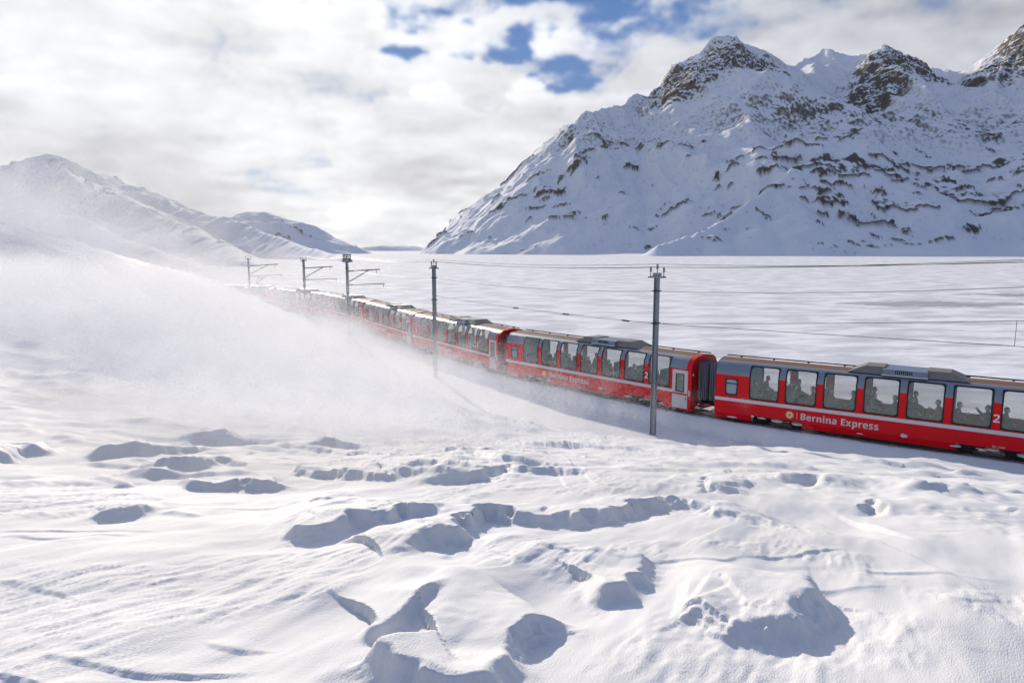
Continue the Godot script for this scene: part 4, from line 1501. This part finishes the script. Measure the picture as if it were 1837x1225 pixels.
# ------------------------------------------------------------------ people
# bones: [from, to, radius, radius, colour]; one skin is drawn round them all
func skin_body(bones: Array, cell: float) -> ArrayMesh:
	var lo: Vector3 = bones[0][0]
	var hi := lo
	for b in bones:
		for k in 2:
			var r: float = b[2 + k] + 0.05
			lo = lo.min(b[k] - Vector3.ONE * r)
			hi = hi.max(b[k] + Vector3.ONE * r)
	var n := Vector3i(((hi - lo) / cell).ceil()) + Vector3i.ONE
	var f := PackedFloat32Array()
	f.resize(n.x * n.y * n.z)
	f.fill(1.0)
	var kk := 0.035
	for b in bones:
		var a: Vector3 = b[0]
		var e: Vector3 = b[1] - a
		var el := maxf(e.length_squared(), 1e-6)
		var rm: float = maxf(b[2], b[3]) + 0.09
		var p0 := Vector3i(((a.min(b[1]) - Vector3.ONE * rm - lo) / cell).floor()).clamp(Vector3i.ZERO, n - Vector3i.ONE)
		var p1 := Vector3i(((a.max(b[1]) + Vector3.ONE * rm - lo) / cell).ceil()).clamp(Vector3i.ZERO, n - Vector3i.ONE)
		for z in range(p0.z, p1.z + 1):
			for y in range(p0.y, p1.y + 1):
				for x in range(p0.x, p1.x + 1):
					var p := lo + Vector3(x, y, z) * cell
					var t := clampf((p - a).dot(e) / el, 0.0, 1.0)
					var d: float = (p - a - e * t).length() - lerpf(b[2], b[3], t)
					var i := (z * n.y + y) * n.x + x
					var o := f[i]
					var hh := clampf(0.5 + 0.5 * (o - d) / kk, 0.0, 1.0)
					f[i] = lerpf(o, d, hh) - kk * hh * (1.0 - hh)
	var idx := {}
	var v := PackedVector3Array()
	var col := PackedColorArray()
	var tri := PackedInt32Array()
	for z in n.z - 1:
		for y in n.y - 1:
			for x in n.x - 1:
				var base := (z * n.y + y) * n.x + x
				var cnt := 0
				var sum := Vector3.ZERO
				var neg := 0
				for e in EDGES:
					var va: float = f[base + (e[0] & 1) + ((e[0] >> 1) & 1) * n.x + (e[0] >> 2) * n.x * n.y]
					var vb: float = f[base + (e[1] & 1) + ((e[1] >> 1) & 1) * n.x + (e[1] >> 2) * n.x * n.y]
					if (va < 0.0) != (vb < 0.0):
						var t := va / (va - vb)
						sum += Vector3(e[0] & 1, (e[0] >> 1) & 1, e[0] >> 2).lerp(Vector3(e[1] & 1, (e[1] >> 1) & 1, e[1] >> 2), t)
						cnt += 1
				if cnt:
					idx[base] = v.size()
					var p := lo + (Vector3(x, y, z) + sum / cnt) * cell
					v.append(p)
					var best := 1e9
					var c := Color.WHITE
					for b in bones:
						var e2: Vector3 = b[1] - b[0]
						var t2 := clampf((p - b[0]).dot(e2) / maxf(e2.length_squared(), 1e-6), 0.0, 1.0)
						var d2: float = (p - b[0] - e2 * t2).length() - lerpf(b[2], b[3], t2)
						if d2 < best:
							best = d2
							c = b[4]
					col.append(c)
	var sx := 1
	var sy := n.x
	var sz := n.x * n.y
	for z in range(1, n.z - 1):
		for y in range(1, n.y - 1):
			for x in range(1, n.x - 1):
				var i := (z * n.y + y) * n.x + x
				for ax in 3:
					var s: int = [sx, sy, sz][ax]
					if (f[i] < 0.0) == (f[i + s] < 0.0): continue
					var o1: int = [sy, sz, sx][ax]
					var o2: int = [sz, sx, sy][ax]
					if not (idx.has(i) and idx.has(i - o1) and idx.has(i - o2) and idx.has(i - o1 - o2)): continue
					var q := [idx[i], idx[i - o1], idx[i - o1 - o2], idx[i - o2]]
					if f[i] < 0.0: tri.append_array([q[0], q[2], q[1], q[0], q[3], q[2]])
					else: tri.append_array([q[0], q[1], q[2], q[0], q[2], q[3]])
	var st := SurfaceTool.new()
	st.begin(Mesh.PRIMITIVE_TRIANGLES)
	st.set_smooth_group(0)
	for k in v.size():
		st.set_color(col[k])
		st.set_smooth_group(0)
		st.add_vertex(v[k])
	for k in tri: st.add_index(k)
	st.generate_normals()
	return st.commit()

const EDGES := [[0, 1], [2, 3], [4, 5], [6, 7], [0, 2], [1, 3], [4, 6], [5, 7], [0, 4], [1, 5], [2, 6], [3, 7]]

# a seated body facing +x, feet at y = 0, seat at 0.48
func seated(coat: Color, hair: Color, pose: int) -> Array:
	var sk := Color(0.50, 0.30, 0.22)
	var tr := Color(0.03, 0.035, 0.05)
	var lean := [0.02, 0.16, 0.0, 0.06][pose] as float
	var hip := Vector3(-0.05, 0.58, 0)
	var chest := Vector3(-0.07 + lean, 1.00, 0)
	var neck := Vector3(-0.05 + lean * 1.2, 1.17, 0)
	var head := neck + Vector3(0.03 + lean * 0.25, 0.16, 0)
	var b := [
		[hip + Vector3(0, 0, -0.08), hip + Vector3(0, 0, 0.08), 0.145, 0.145, coat],
		[hip, chest, 0.15, 0.15, coat], [chest + Vector3(0, 0.04, -0.13), chest + Vector3(0, 0.04, 0.13), 0.11, 0.11, coat],
		[chest + Vector3(0, 0.08, 0), neck, 0.085, 0.07, coat], [neck, head + Vector3(-0.01, -0.04, 0), 0.055, 0.055, sk],
		[head + Vector3(-0.015, 0.03, 0), head + Vector3(0.025, -0.055, 0), 0.098, 0.062, sk], [head + Vector3(0.095, -0.005, 0), head + Vector3(0.108, -0.025, 0), 0.013, 0.016, sk],
		[head + Vector3(0.0, 0.0, -0.09), head + Vector3(0.0, -0.03, -0.09), 0.018, 0.014, sk], [head + Vector3(0.0, 0.0, 0.09), head + Vector3(0.0, -0.03, 0.09), 0.018, 0.014, sk],
		[head + Vector3(-0.035, 0.05, 0), head + Vector3(-0.05, -0.02, 0), 0.102, 0.085, hair]]
	for s in [-1.0, 1.0]:
		var knee := Vector3(0.40, 0.55, 0.11 * s)
		b.append([hip + Vector3(0.05, -0.02, 0.09 * s), knee, 0.09, 0.065, tr])
		b.append([knee, Vector3(0.38, 0.10, 0.11 * s), 0.062, 0.045, tr])
		b.append([Vector3(0.36, 0.055, 0.11 * s), Vector3(0.52, 0.045, 0.12 * s), 0.045, 0.035, tr])
		var sh := chest + Vector3(0, 0.07, 0.19 * s)
		var el: Vector3
		var wr: Vector3
		match pose:
			2:
				el = sh + Vector3(0.20, -0.10, 0.05 * s)
				wr = sh + Vector3(0.40, 0.13, -0.10 * s)
			3:
				el = sh + Vector3(0.12 if s > 0 else 0.05, -0.22, 0.06 * s)
				wr = sh + Vector3(0.34, -0.10, -0.02) if s > 0 else sh + Vector3(0.25, -0.36, 0)
			_:
				el = sh + Vector3(0.06, -0.27, 0.05 * s)
				wr = sh + Vector3(0.29, -0.36, -0.05 * s)
		b.append([sh, el, 0.065, 0.05, coat])
		b.append([el, wr, 0.05, 0.036, coat])
		var dir := (wr - el).normalized()
		b.append([wr, wr + dir * 0.07, 0.034, 0.036, sk])
		for k in 4:
			var off := Vector3(0, 0.024 - 0.016 * k, 0)
			b.append([wr + dir * 0.07 + off, wr + dir * (0.125 - 0.006 * absf(k - 1.5)) + off * 1.1 + Vector3(0.01, -0.01, 0), 0.010, 0.009, sk])
		b.append([wr + dir * 0.03 + Vector3(0, 0.02, -0.02 * s), wr + dir * 0.08 + Vector3(0, 0.045, -0.02 * s), 0.012, 0.010, sk])
	return b

func build_people() -> void:
	var coats := [Color(0.05, 0.09, 0.075), Color(0.16, 0.16, 0.17), Color(0.06, 0.06, 0.07), Color(0.20, 0.06, 0.05)]
	var hairs := [Color(0.03, 0.02, 0.015), Color(0.06, 0.04, 0.025), Color(0.02, 0.02, 0.02), Color(0.16, 0.14, 0.12)]
	var protos := []
	for p in 4:
		var o := part("person", skin_body(seated(coats[p], hairs[p], p), 0.022), M.person, self)
		protos.append(o)
	# [coach, window, facing (+1 towards the near end), side of the aisle, pose]
	var spots := [
		[0, 0, 1, 1, 0], [0, 0, 1, -1, 1], [0, 1, 1, 1, 1], [0, 1, 1, -1, 0], [0, 1, -1, 1, 3], [0, 2, 1, 1, 3], [0, 2, -1, -1, 0], [0, 2, -1, 1, 0], [0, 3, 1, 1, 1], [0, 3, 1, -1, 0], [0, 3, -1, 1, 0],
		[0, 4, 1, 1, 0], [0, 4, 1, -1, 0], [0, 4, -1, 1, 3], [0, 5, 1, 1, 3], [0, 5, -1, 1, 2], [0, 6, 1, 1, 0], [0, 6, -1, -1, 0],
		[1, 1, 1, 1, 0], [1, 1, -1, 1, 1], [1, 2, 1, 1, 1], [1, 2, -1, -1, 0], [1, 3, 1, 1, 3], [1, 3, -1, 1, 0], [1, 4, 1, 1, 0], [1, 4, -1, 1, 1], [1, 5, 1, 1, 1], [1, 5, -1, 1, 0], [1, 6, 1, 1, 0], [1, 6, -1, 1, 3], [1, 6, -1, -1, 1],
		[2, 3, 1, 1, 0], [2, 4, -1, 1, 0], [2, 5, 1, 1, 1], [2, 6, -1, 1, 0]]
	var used := [false, false, false, false]
	for s in spots:
		var o: MeshInstance3D = protos[s[4]]
		if used[s[4]]:
			o = o.duplicate()
			add_child(o)
		used[s[4]] = true
		o.name = unique("person")
		var u: float = 1.85 + s[1] * 1.838 + 0.76 - s[2] * 0.54 - CAR_LEN / 2.0
		var c: Node3D = coaches[s[0]]
		o.transform = c.transform * Transform3D(Basis(Vector3.UP, 0.0 if s[2] > 0 else PI), Vector3(u, 1.0, s[3] * 0.86))
		var which: String = ["the coach nearest the viewer", "the coach behind the nearest mast", "the coach behind the second mast"][s[0]]
		var nth: String = ["first", "second", "third", "fourth", "fifth", "sixth", "seventh"][s[1]]
		var look: String = ["upright seated person", "person leaning forward", "person with raised arms", "person reaching one arm out"][s[4]]
		tag(o, "%s %s, %s big window, %s" % [look, "by the glass" if s[3] > 0 else "across the aisle", nth, which.trim_prefix("the ")], "person", "passengers seated at the train windows")

# ------------------------------------------------------------------ masts and wires
func make_mast(called: String, label: String, at: Vector3, top: float, yaw: float, arms: bool) -> Node3D:
	var t := thing(called, label, "overhead line mast", "masts along the track", Vector3(at.x, 0, at.z))
	t.rotation.y = yaw
	# an H section that tapers upwards: two flanges and a web
	var y0 := at.y - 0.5
	var st := begin()
	for s in [-1.0, 1.0]:
		taper(st, Vector3(s * 0.115, y0, 0), Vector3(s * 0.105, top, 0), Vector2(0.026, 0.25), Vector2(0.026, 0.22))
	taper(st, Vector3(0, y0, 0), Vector3(0, top, 0), Vector2(0.205, 0.026), Vector2(0.185, 0.026))
	part("mast", finish(st), M.steel, t)
	for y in [top - 0.85, top - 2.55]:
		part("clamp", box_mesh(Vector3(0, y, 0), Vector3(0.36, 0.06, 0.36)), M.wire, t)
	st = begin()
	box(st, Vector3(0, top - 0.12, 0.16), Vector3(0.84, 0.09, 0.08))
	box(st, Vector3(0, top - 0.12, -0.16), Vector3(0.84, 0.09, 0.08))
	box(st, Vector3(0, top + 0.02, 0), Vector3(0.34, 0.16, 0.34))
	part("cross_arm", finish(st), M.steel, t)
	for k in [-0.38, 0.0, 0.38]:
		var b := top - 0.08 if k != 0.0 else top + 0.08
		st = begin()
		tube(st, Vector3(k, b, 0), Vector3(k, b + 0.26, 0), 0.02, 0.02, 6)
		for q in 3:
			tube(st, Vector3(k, b + 0.24 + q * 0.07, 0), Vector3(k, b + 0.29 + q * 0.07, 0), 0.095 - 0.01 * q, 0.05, 10)
		tube(st, Vector3(k, b + 0.4, 0), Vector3(k, b + 0.48, 0), 0.05, 0.03, 8)
		part("insulator", finish(st), M.porcelain, t)
	if arms:
		# bracket over the track, towards +x
		st = begin()
		tube(st, Vector3(0.14, 7.0, 0), Vector3(4.3, 7.25, 0), 0.075, 0.07, 6)
		tube(st, Vector3(0.14, 5.75, 0), Vector3(2.9, 7.15, 0), 0.055, 0.05, 6)
		tube(st, Vector3(3.9, 7.2, 0), Vector3(3.9, 6.8, 0), 0.025, 0.025, 6)
		part("bracket", finish(st), M.wire, t)
		st = begin()
		tube(st, Vector3(0.14, 5.45, 0), Vector3(4.9, 5.62, 0), 0.055, 0.045, 6)
		tube(st, Vector3(4.75, 5.62, 0), Vector3(4.75, 5.2, 0), 0.02, 0.02, 6)
		part("registration_arm", finish(st), M.wire, t)
		st = begin()
		for q in 4: tube(st, Vector3(0.30 + q * 0.09, 5.46, 0), Vector3(0.35 + q * 0.09, 5.46, 0), 0.08, 0.05, 8)
		part("arm_insulator", finish(st), M.porcelain, t)
	return t

func taper(st: SurfaceTool, a: Vector3, b: Vector3, sa: Vector2, sb: Vector2) -> void:
	var p := []
	for e in [[a, sa], [b, sb]]:
		var s: Vector2 = e[1] * 0.5
		for c in [Vector2(-1, 1), Vector2(1, 1), Vector2(1, -1), Vector2(-1, -1)]:
			p.append(e[0] + Vector3(c.x * s.x, 0, c.y * s.y))
	for i in 4:
		var j := (i + 1) % 4
		quad(st, p[i], p[4 + i], p[4 + j], p[j])
	quad(st, p[4], p[7], p[6], p[5])

func wire(called: String, label: String, pts: Array, sag: float, r: float, group := "overhead wires beside the track") -> void:
	var st := begin()
	for i in pts.size() - 1:
		var a: Vector3 = pts[i]
		var b: Vector3 = pts[i + 1]
		var n := 10
		var last := a
		for k in n:
			var t := float(k + 1) / n
			var p := a.lerp(b, t) - Vector3(0, sag * 4.0 * t * (1.0 - t), 0)
			tube(st, last, p, r, r, 5, false)
			last = p
	tag(part(called, finish(st), M.wire, self), label, "wire", group)

const MASTS := [
	Vector3(7.62, 8.15, -35.94), Vector3(-6.02, 8.17, -52.85), Vector3(-19.05, 8.18, -79.19), Vector3(-28.10, 8.10, -92.52), Vector3(-40.42, 8.10, -105.25),
]

func build_masts() -> void:
	var labels := ["tall grey steel mast nearest the viewer, in front of a coach", "second grey steel mast, standing alone before the middle of the train",
		"third mast with two bracket arms over the track", "fourth mast with one long bracket arm, before the last coach", "fifth mast, faded by blown snow, beside the railcar"]
	var tops := []
	for i in MASTS.size():
		var m: Vector3 = MASTS[i]
		var yaw := deg_to_rad([-40.0, -55.0, -20.0, -14.0, 10.0][i])
		make_mast("overhead_mast", labels[i], Vector3(m.x, -0.2, m.z), m.y, yaw, i >= 2)
		tops.append(Vector3(m.x, m.y, m.z))
	# feeder wires along the tops, and on past the frame towards the next mast
	var next := Vector3(24.5, 0, -22.0)
	for k in 3:
		var off: float = [-0.38, 0.0, 0.38][k]
		var up: float = [0.40, 0.56, 0.40][k]
		var line := [Vector3(next.x + off * 0.7, [9.45, 9.35, 9.6][k], next.z + off * 0.6)]
		for i in tops.size():
			var yaw := deg_to_rad([-40.0, -55.0, -20.0, -14.0, 10.0][i])
			line.append(tops[i] + Vector3(cos(yaw) * off, up, -sin(yaw) * off))
		wire("feeder_wire", ["thin feeder wire on the left insulators of the mast tops", "thin feeder wire on the middle insulators of the mast tops", "thin feeder wire on the right insulators of the mast tops"][k], line, 0.22, 0.011)
	wire("return_wire", "wire clamped below the mast tops, running past the nearest mast", [Vector3(24.5, 8.7, -22.0), tops[0] + Vector3(0, -0.85, 0.2), tops[1] + Vector3(0, -0.85, 0.2), tops[2] + Vector3(0, -0.85, 0.2)], 0.3, 0.011)
	var hook: Vector3 = tops[0] + Vector3(0, -2.55, 0.2)
	wire("catenary_wire", "carrying wire from the nearest mast rising out of the picture", [Vector3(24.5, 7.35, -22.0), hook], 0.1, 0.012)
	wire("contact_wire", "contact wire falling from the nearest mast out of the picture", [Vector3(24.5, 5.85, -22.0), hook + Vector3(0.3, -0.02, 0)], 0.02, 0.013)
	var a := Vector3(24.5, 7.35, -22.0).lerp(hook, 0.30)
	wire("dropper", "short upright dropper between the two wires beyond the nearest mast", [a - Vector3(0, 0.085, 0), Vector3(24.5, 5.85, -22.0).lerp(hook, 0.30)], 0.0, 0.010)
	wire("catenary_wire", "carrying wire between the nearest and the second mast", [hook, tops[1] + Vector3(0, -2.2, 0.2)], 0.15, 0.012)
	for k in 3:
		var c: Vector3 = hook.lerp(tops[1] + Vector3(0, -2.2, 0.2), 0.10 + 0.22 * k) - Vector3(0, 0.15 * 4.0 * (0.10 + 0.22 * k) * (0.90 - 0.22 * k), 0)
		tag(part("wire_insulator", tube_mesh(c - Vector3(0.16, 0, 0.2), c + Vector3(0.16, 0, 0.2), 0.045, 0.045, 8), M.porcelain, self), ["small insulator on the carrying wire close to the nearest mast", "small insulator midway on the carrying wire between two masts", "small insulator on the carrying wire nearer the second mast"][k], "insulator", "insulators on the wires")
	wire("contact_wire", "contact wire over the coaches between the third and the fifth mast", [Vector3(-8.6, 5.25, -66.0), Vector3(-15.6, 5.25, -80.0), Vector3(-26.3, 5.25, -97.0), Vector3(-40.0, 5.25, -106.0)], 0.05, 0.012)

# ------------------------------------------------------------------ hut on the point
func build_hut() -> void:
	var t := thing("lake_building", "small square grey building on the point of the far shore", "building", "", Vector3(-172.0, -1.4, -716.0))
	var st := begin()
	box(st, Vector3(0, 3.0, 0), Vector3(7.4, 6.4, 6.0))
	var w := part("wall", finish(st), M.stone, t)
	for k in 3:
		var o := part("window", box_mesh(Vector3(-2.2 + 2.2 * k, 3.6, 3.01), Vector3(0.9, 1.2, 0.06)), M.rubber, w)
	part("roof", box_mesh(Vector3(0, 6.35, 0), Vector3(8.0, 0.4, 6.6)), M.snow_roof, t)
	part("plinth", box_mesh(Vector3(0.3, -0.6, 0.2), Vector3(9.5, 1.6, 7.5)), M.stone, t)

# ------------------------------------------------------------------ drifting snow
func puff(parent: Node3D, at: Vector3, size: Vector3, density: float, turn := 0.0, tilt := 0.0) -> void:
	var f := FogVolume.new()
	f.name = "snow_plume"
	f.shape = RenderingServer.FOG_VOLUME_SHAPE_ELLIPSOID
	f.size = size
	var fm := FogMaterial.new()
	fm.density = density
	fm.albedo = Color(1, 1, 1)
	f.material = fm
	f.position = at
	f.rotation = Vector3(0, turn, tilt)
	parent.add_child(f, true)

func build_drift() -> void:
	var root := Node3D.new()
	root.name = "blowing_snow"
	add_child(root)
	tag(root, "white plume of fine snow blown over the slope and the track", "blowing snow", "", "stuff")
	var r := RandomNumberGenerator.new()
	r.seed = 7
	# veils of fine spray hanging in the air
	for k in 6:
		var d := r.randf_range(100.0, 240.0)
		var x := d * r.randf_range(-0.78, -0.40)
		puff(root, Vector3(x, r.randf_range(6, 26), -d), Vector3(r.randf_range(45, 90), r.randf_range(22, 50), 40), r.randf_range(0.002, 0.005), 0.4, -0.2)
	for k in 13:
		var i := 2.0 + k / 12.0 * (CARS.size() - 5.2)
		var a: Vector3 = CARS[int(i)]
		var b: Vector3 = CARS[int(i) + 1]
		var p := a.lerp(b, i - int(i))
		var dens := lerpf(0.010, 0.026, smooth01(1.0, 4.5, i))
		puff(root, Vector3(p.x - 2.6, r.randf_range(-0.1, 0.4), -p.y + 2.2), Vector3(r.randf_range(10, 15), r.randf_range(1.8, 3.2), r.randf_range(4, 7)), dens, deg_to_rad(p.z))
	for k in 12:
		var d := r.randf_range(4.5, 13.0)
		var x := d * r.randf_range(-0.7, 0.6)
		puff(root, Vector3(x, ground_at(x, d) + 0.05, -d), Vector3(r.randf_range(2, 5), r.randf_range(0.2, 0.4), r.randf_range(0.8, 2)), r.randf_range(0.08, 0.2), r.randf_range(-0.2, 0.4))
	for k in 16:
		var d := r.randf_range(8.0, 19.0)
		var x := d * r.randf_range(-0.8, 0.25)
		puff(root, Vector3(x, ground_at(x, d) + 0.1, -d), Vector3(r.randf_range(5, 10), r.randf_range(0.4, 0.9), r.randf_range(2, 4)), r.randf_range(0.03, 0.06), r.randf_range(-0.2, 0.4))
	# the snow itself: millions of small crystals in drifting swarms
	var swarms := []
	for k in 46:
		var d := lerpf(22.0, 70.0, pow(r.randf(), 0.8))
		var x := d * lerpf(-0.80, lerpf(-0.08, -0.60, smooth01(34.0, 76.0, d)), r.randf())
		var s := d / 60.0
		swarms.append([Vector3(x, ground_at(x, d) + r.randf_range(-0.2, 1.8) * s * lerpf(1.0, 0.1, smooth01(-0.58, -0.36, x / d)), -d), Vector3(r.randf_range(4, 8), r.randf_range(0.5, 1.9) * lerpf(1.0, 0.30, smooth01(-0.58, -0.36, x / d)) * lerpf(1.0, 0.5, smooth01(60.0, 78.0, d)), r.randf_range(3, 7)) * s, r.randf_range(0.7, 1.1)])
	for k in 22:
		var i := r.randf_range(4.6, 13.6)
		var a: Vector3 = BROW[int(i)]
		var b: Vector3 = BROW[int(i) + 1]
		var p := a.lerp(b, i - int(i))
		var s := p.y / 40.0
		swarms.append([Vector3(p.x - r.randf_range(-0.5, 4.0) * s, p.z + r.randf_range(-0.2, 0.2), -p.y + r.randf_range(0.0, 8.0) * s), Vector3(r.randf_range(2, 4.5) * s, (r.randf_range(0.2, 0.6) if i > 9.2 else r.randf_range(0.08, 0.20)) * s, r.randf_range(1.5, 3) * s), r.randf_range(0.3, 0.6)])
	for k in 46:
		var d := r.randf_range(14.0, 40.0)
		var x := d * r.randf_range(-0.80, -0.09)
		var s := d / 26.0
		swarms.append([Vector3(x, ground_at(x, d) + r.randf_range(0.0, 0.5) * s, -d), Vector3(r.randf_range(2, 5), r.randf_range(0.25, 0.85) * smooth01(0.08, -0.3, x / d) + 0.08, r.randf_range(1.5, 3)) * s, r.randf_range(0.5, 1.1)])
	for k in 6:
		var d := r.randf_range(60.0, 100.0)
		var x := d * r.randf_range(-0.86, -0.62)
		swarms.append([Vector3(x, maxf(ground_at(x, minf(d, 120.0)), 2.0) + r.randf_range(2.0, 7.0), -d), Vector3(r.randf_range(4, 9), r.randf_range(2, 4.5), r.randf_range(3, 7)), r.randf_range(0.35, 0.7)])
	var flake := mat(Color(0.96, 0.965, 0.97), 0.9, 0.0, 0.2)
	flake.backlight_enabled = true
	flake.backlight = Color(1, 1, 1)
	var per := 340
	for variant in 3:
		var st := begin()
		for k in per:
			var c := Vector3(r.randfn(), r.randfn(), r.randfn()) * 0.42
			var u := Vector3(r.randfn(), r.randfn(), r.randfn()).normalized()
			var w := u.cross(Vector3(r.randfn(), r.randfn(), r.randfn())).normalized()
			var e := r.randf_range(0.0045, 0.0090)
			quad(st, c - u * e - w * e, c - u * e + w * e, c + u * e + w * e, c + u * e - w * e)
		var mesh := finish(st)
		var spots := []
		for s in swarms:
			var size: Vector3 = s[1]
			var area := size.x * 2.0 * size.y * 2.2
			var near := absf(s[0].z) / 60.0
			var count := int(area * float(s[2]) * 2.2 * FLAKE_DEPTH / (per * 0.00019 * near * near) / 3.0)
			for k in count:
				var p: Vector3 = s[0] + Basis(Vector3.UP, 0.25) * (Vector3(r.randfn(), r.randfn(), r.randfn()) * size)
				spots.append(p)
		var mm := MultiMesh.new()
		mm.transform_format = MultiMesh.TRANSFORM_3D
		mm.mesh = mesh
		mm.instance_count = spots.size()
		for k in spots.size():
			mm.set_instance_transform(k, Transform3D(Basis(Vector3(r.randfn(), r.randfn(), r.randfn()).normalized(), r.randf() * TAU).scaled(Vector3.ONE * r.randf_range(0.8, 1.5) * absf(spots[k].z) / 60.0), spots[k]))
		var mi := MultiMeshInstance3D.new()
		mi.name = "snow_spray"
		mi.multimesh = mm
		mi.material_override = flake
		root.add_child(mi, true)
		print("spray ", spots.size())

const FLAKE_DEPTH := 0.5
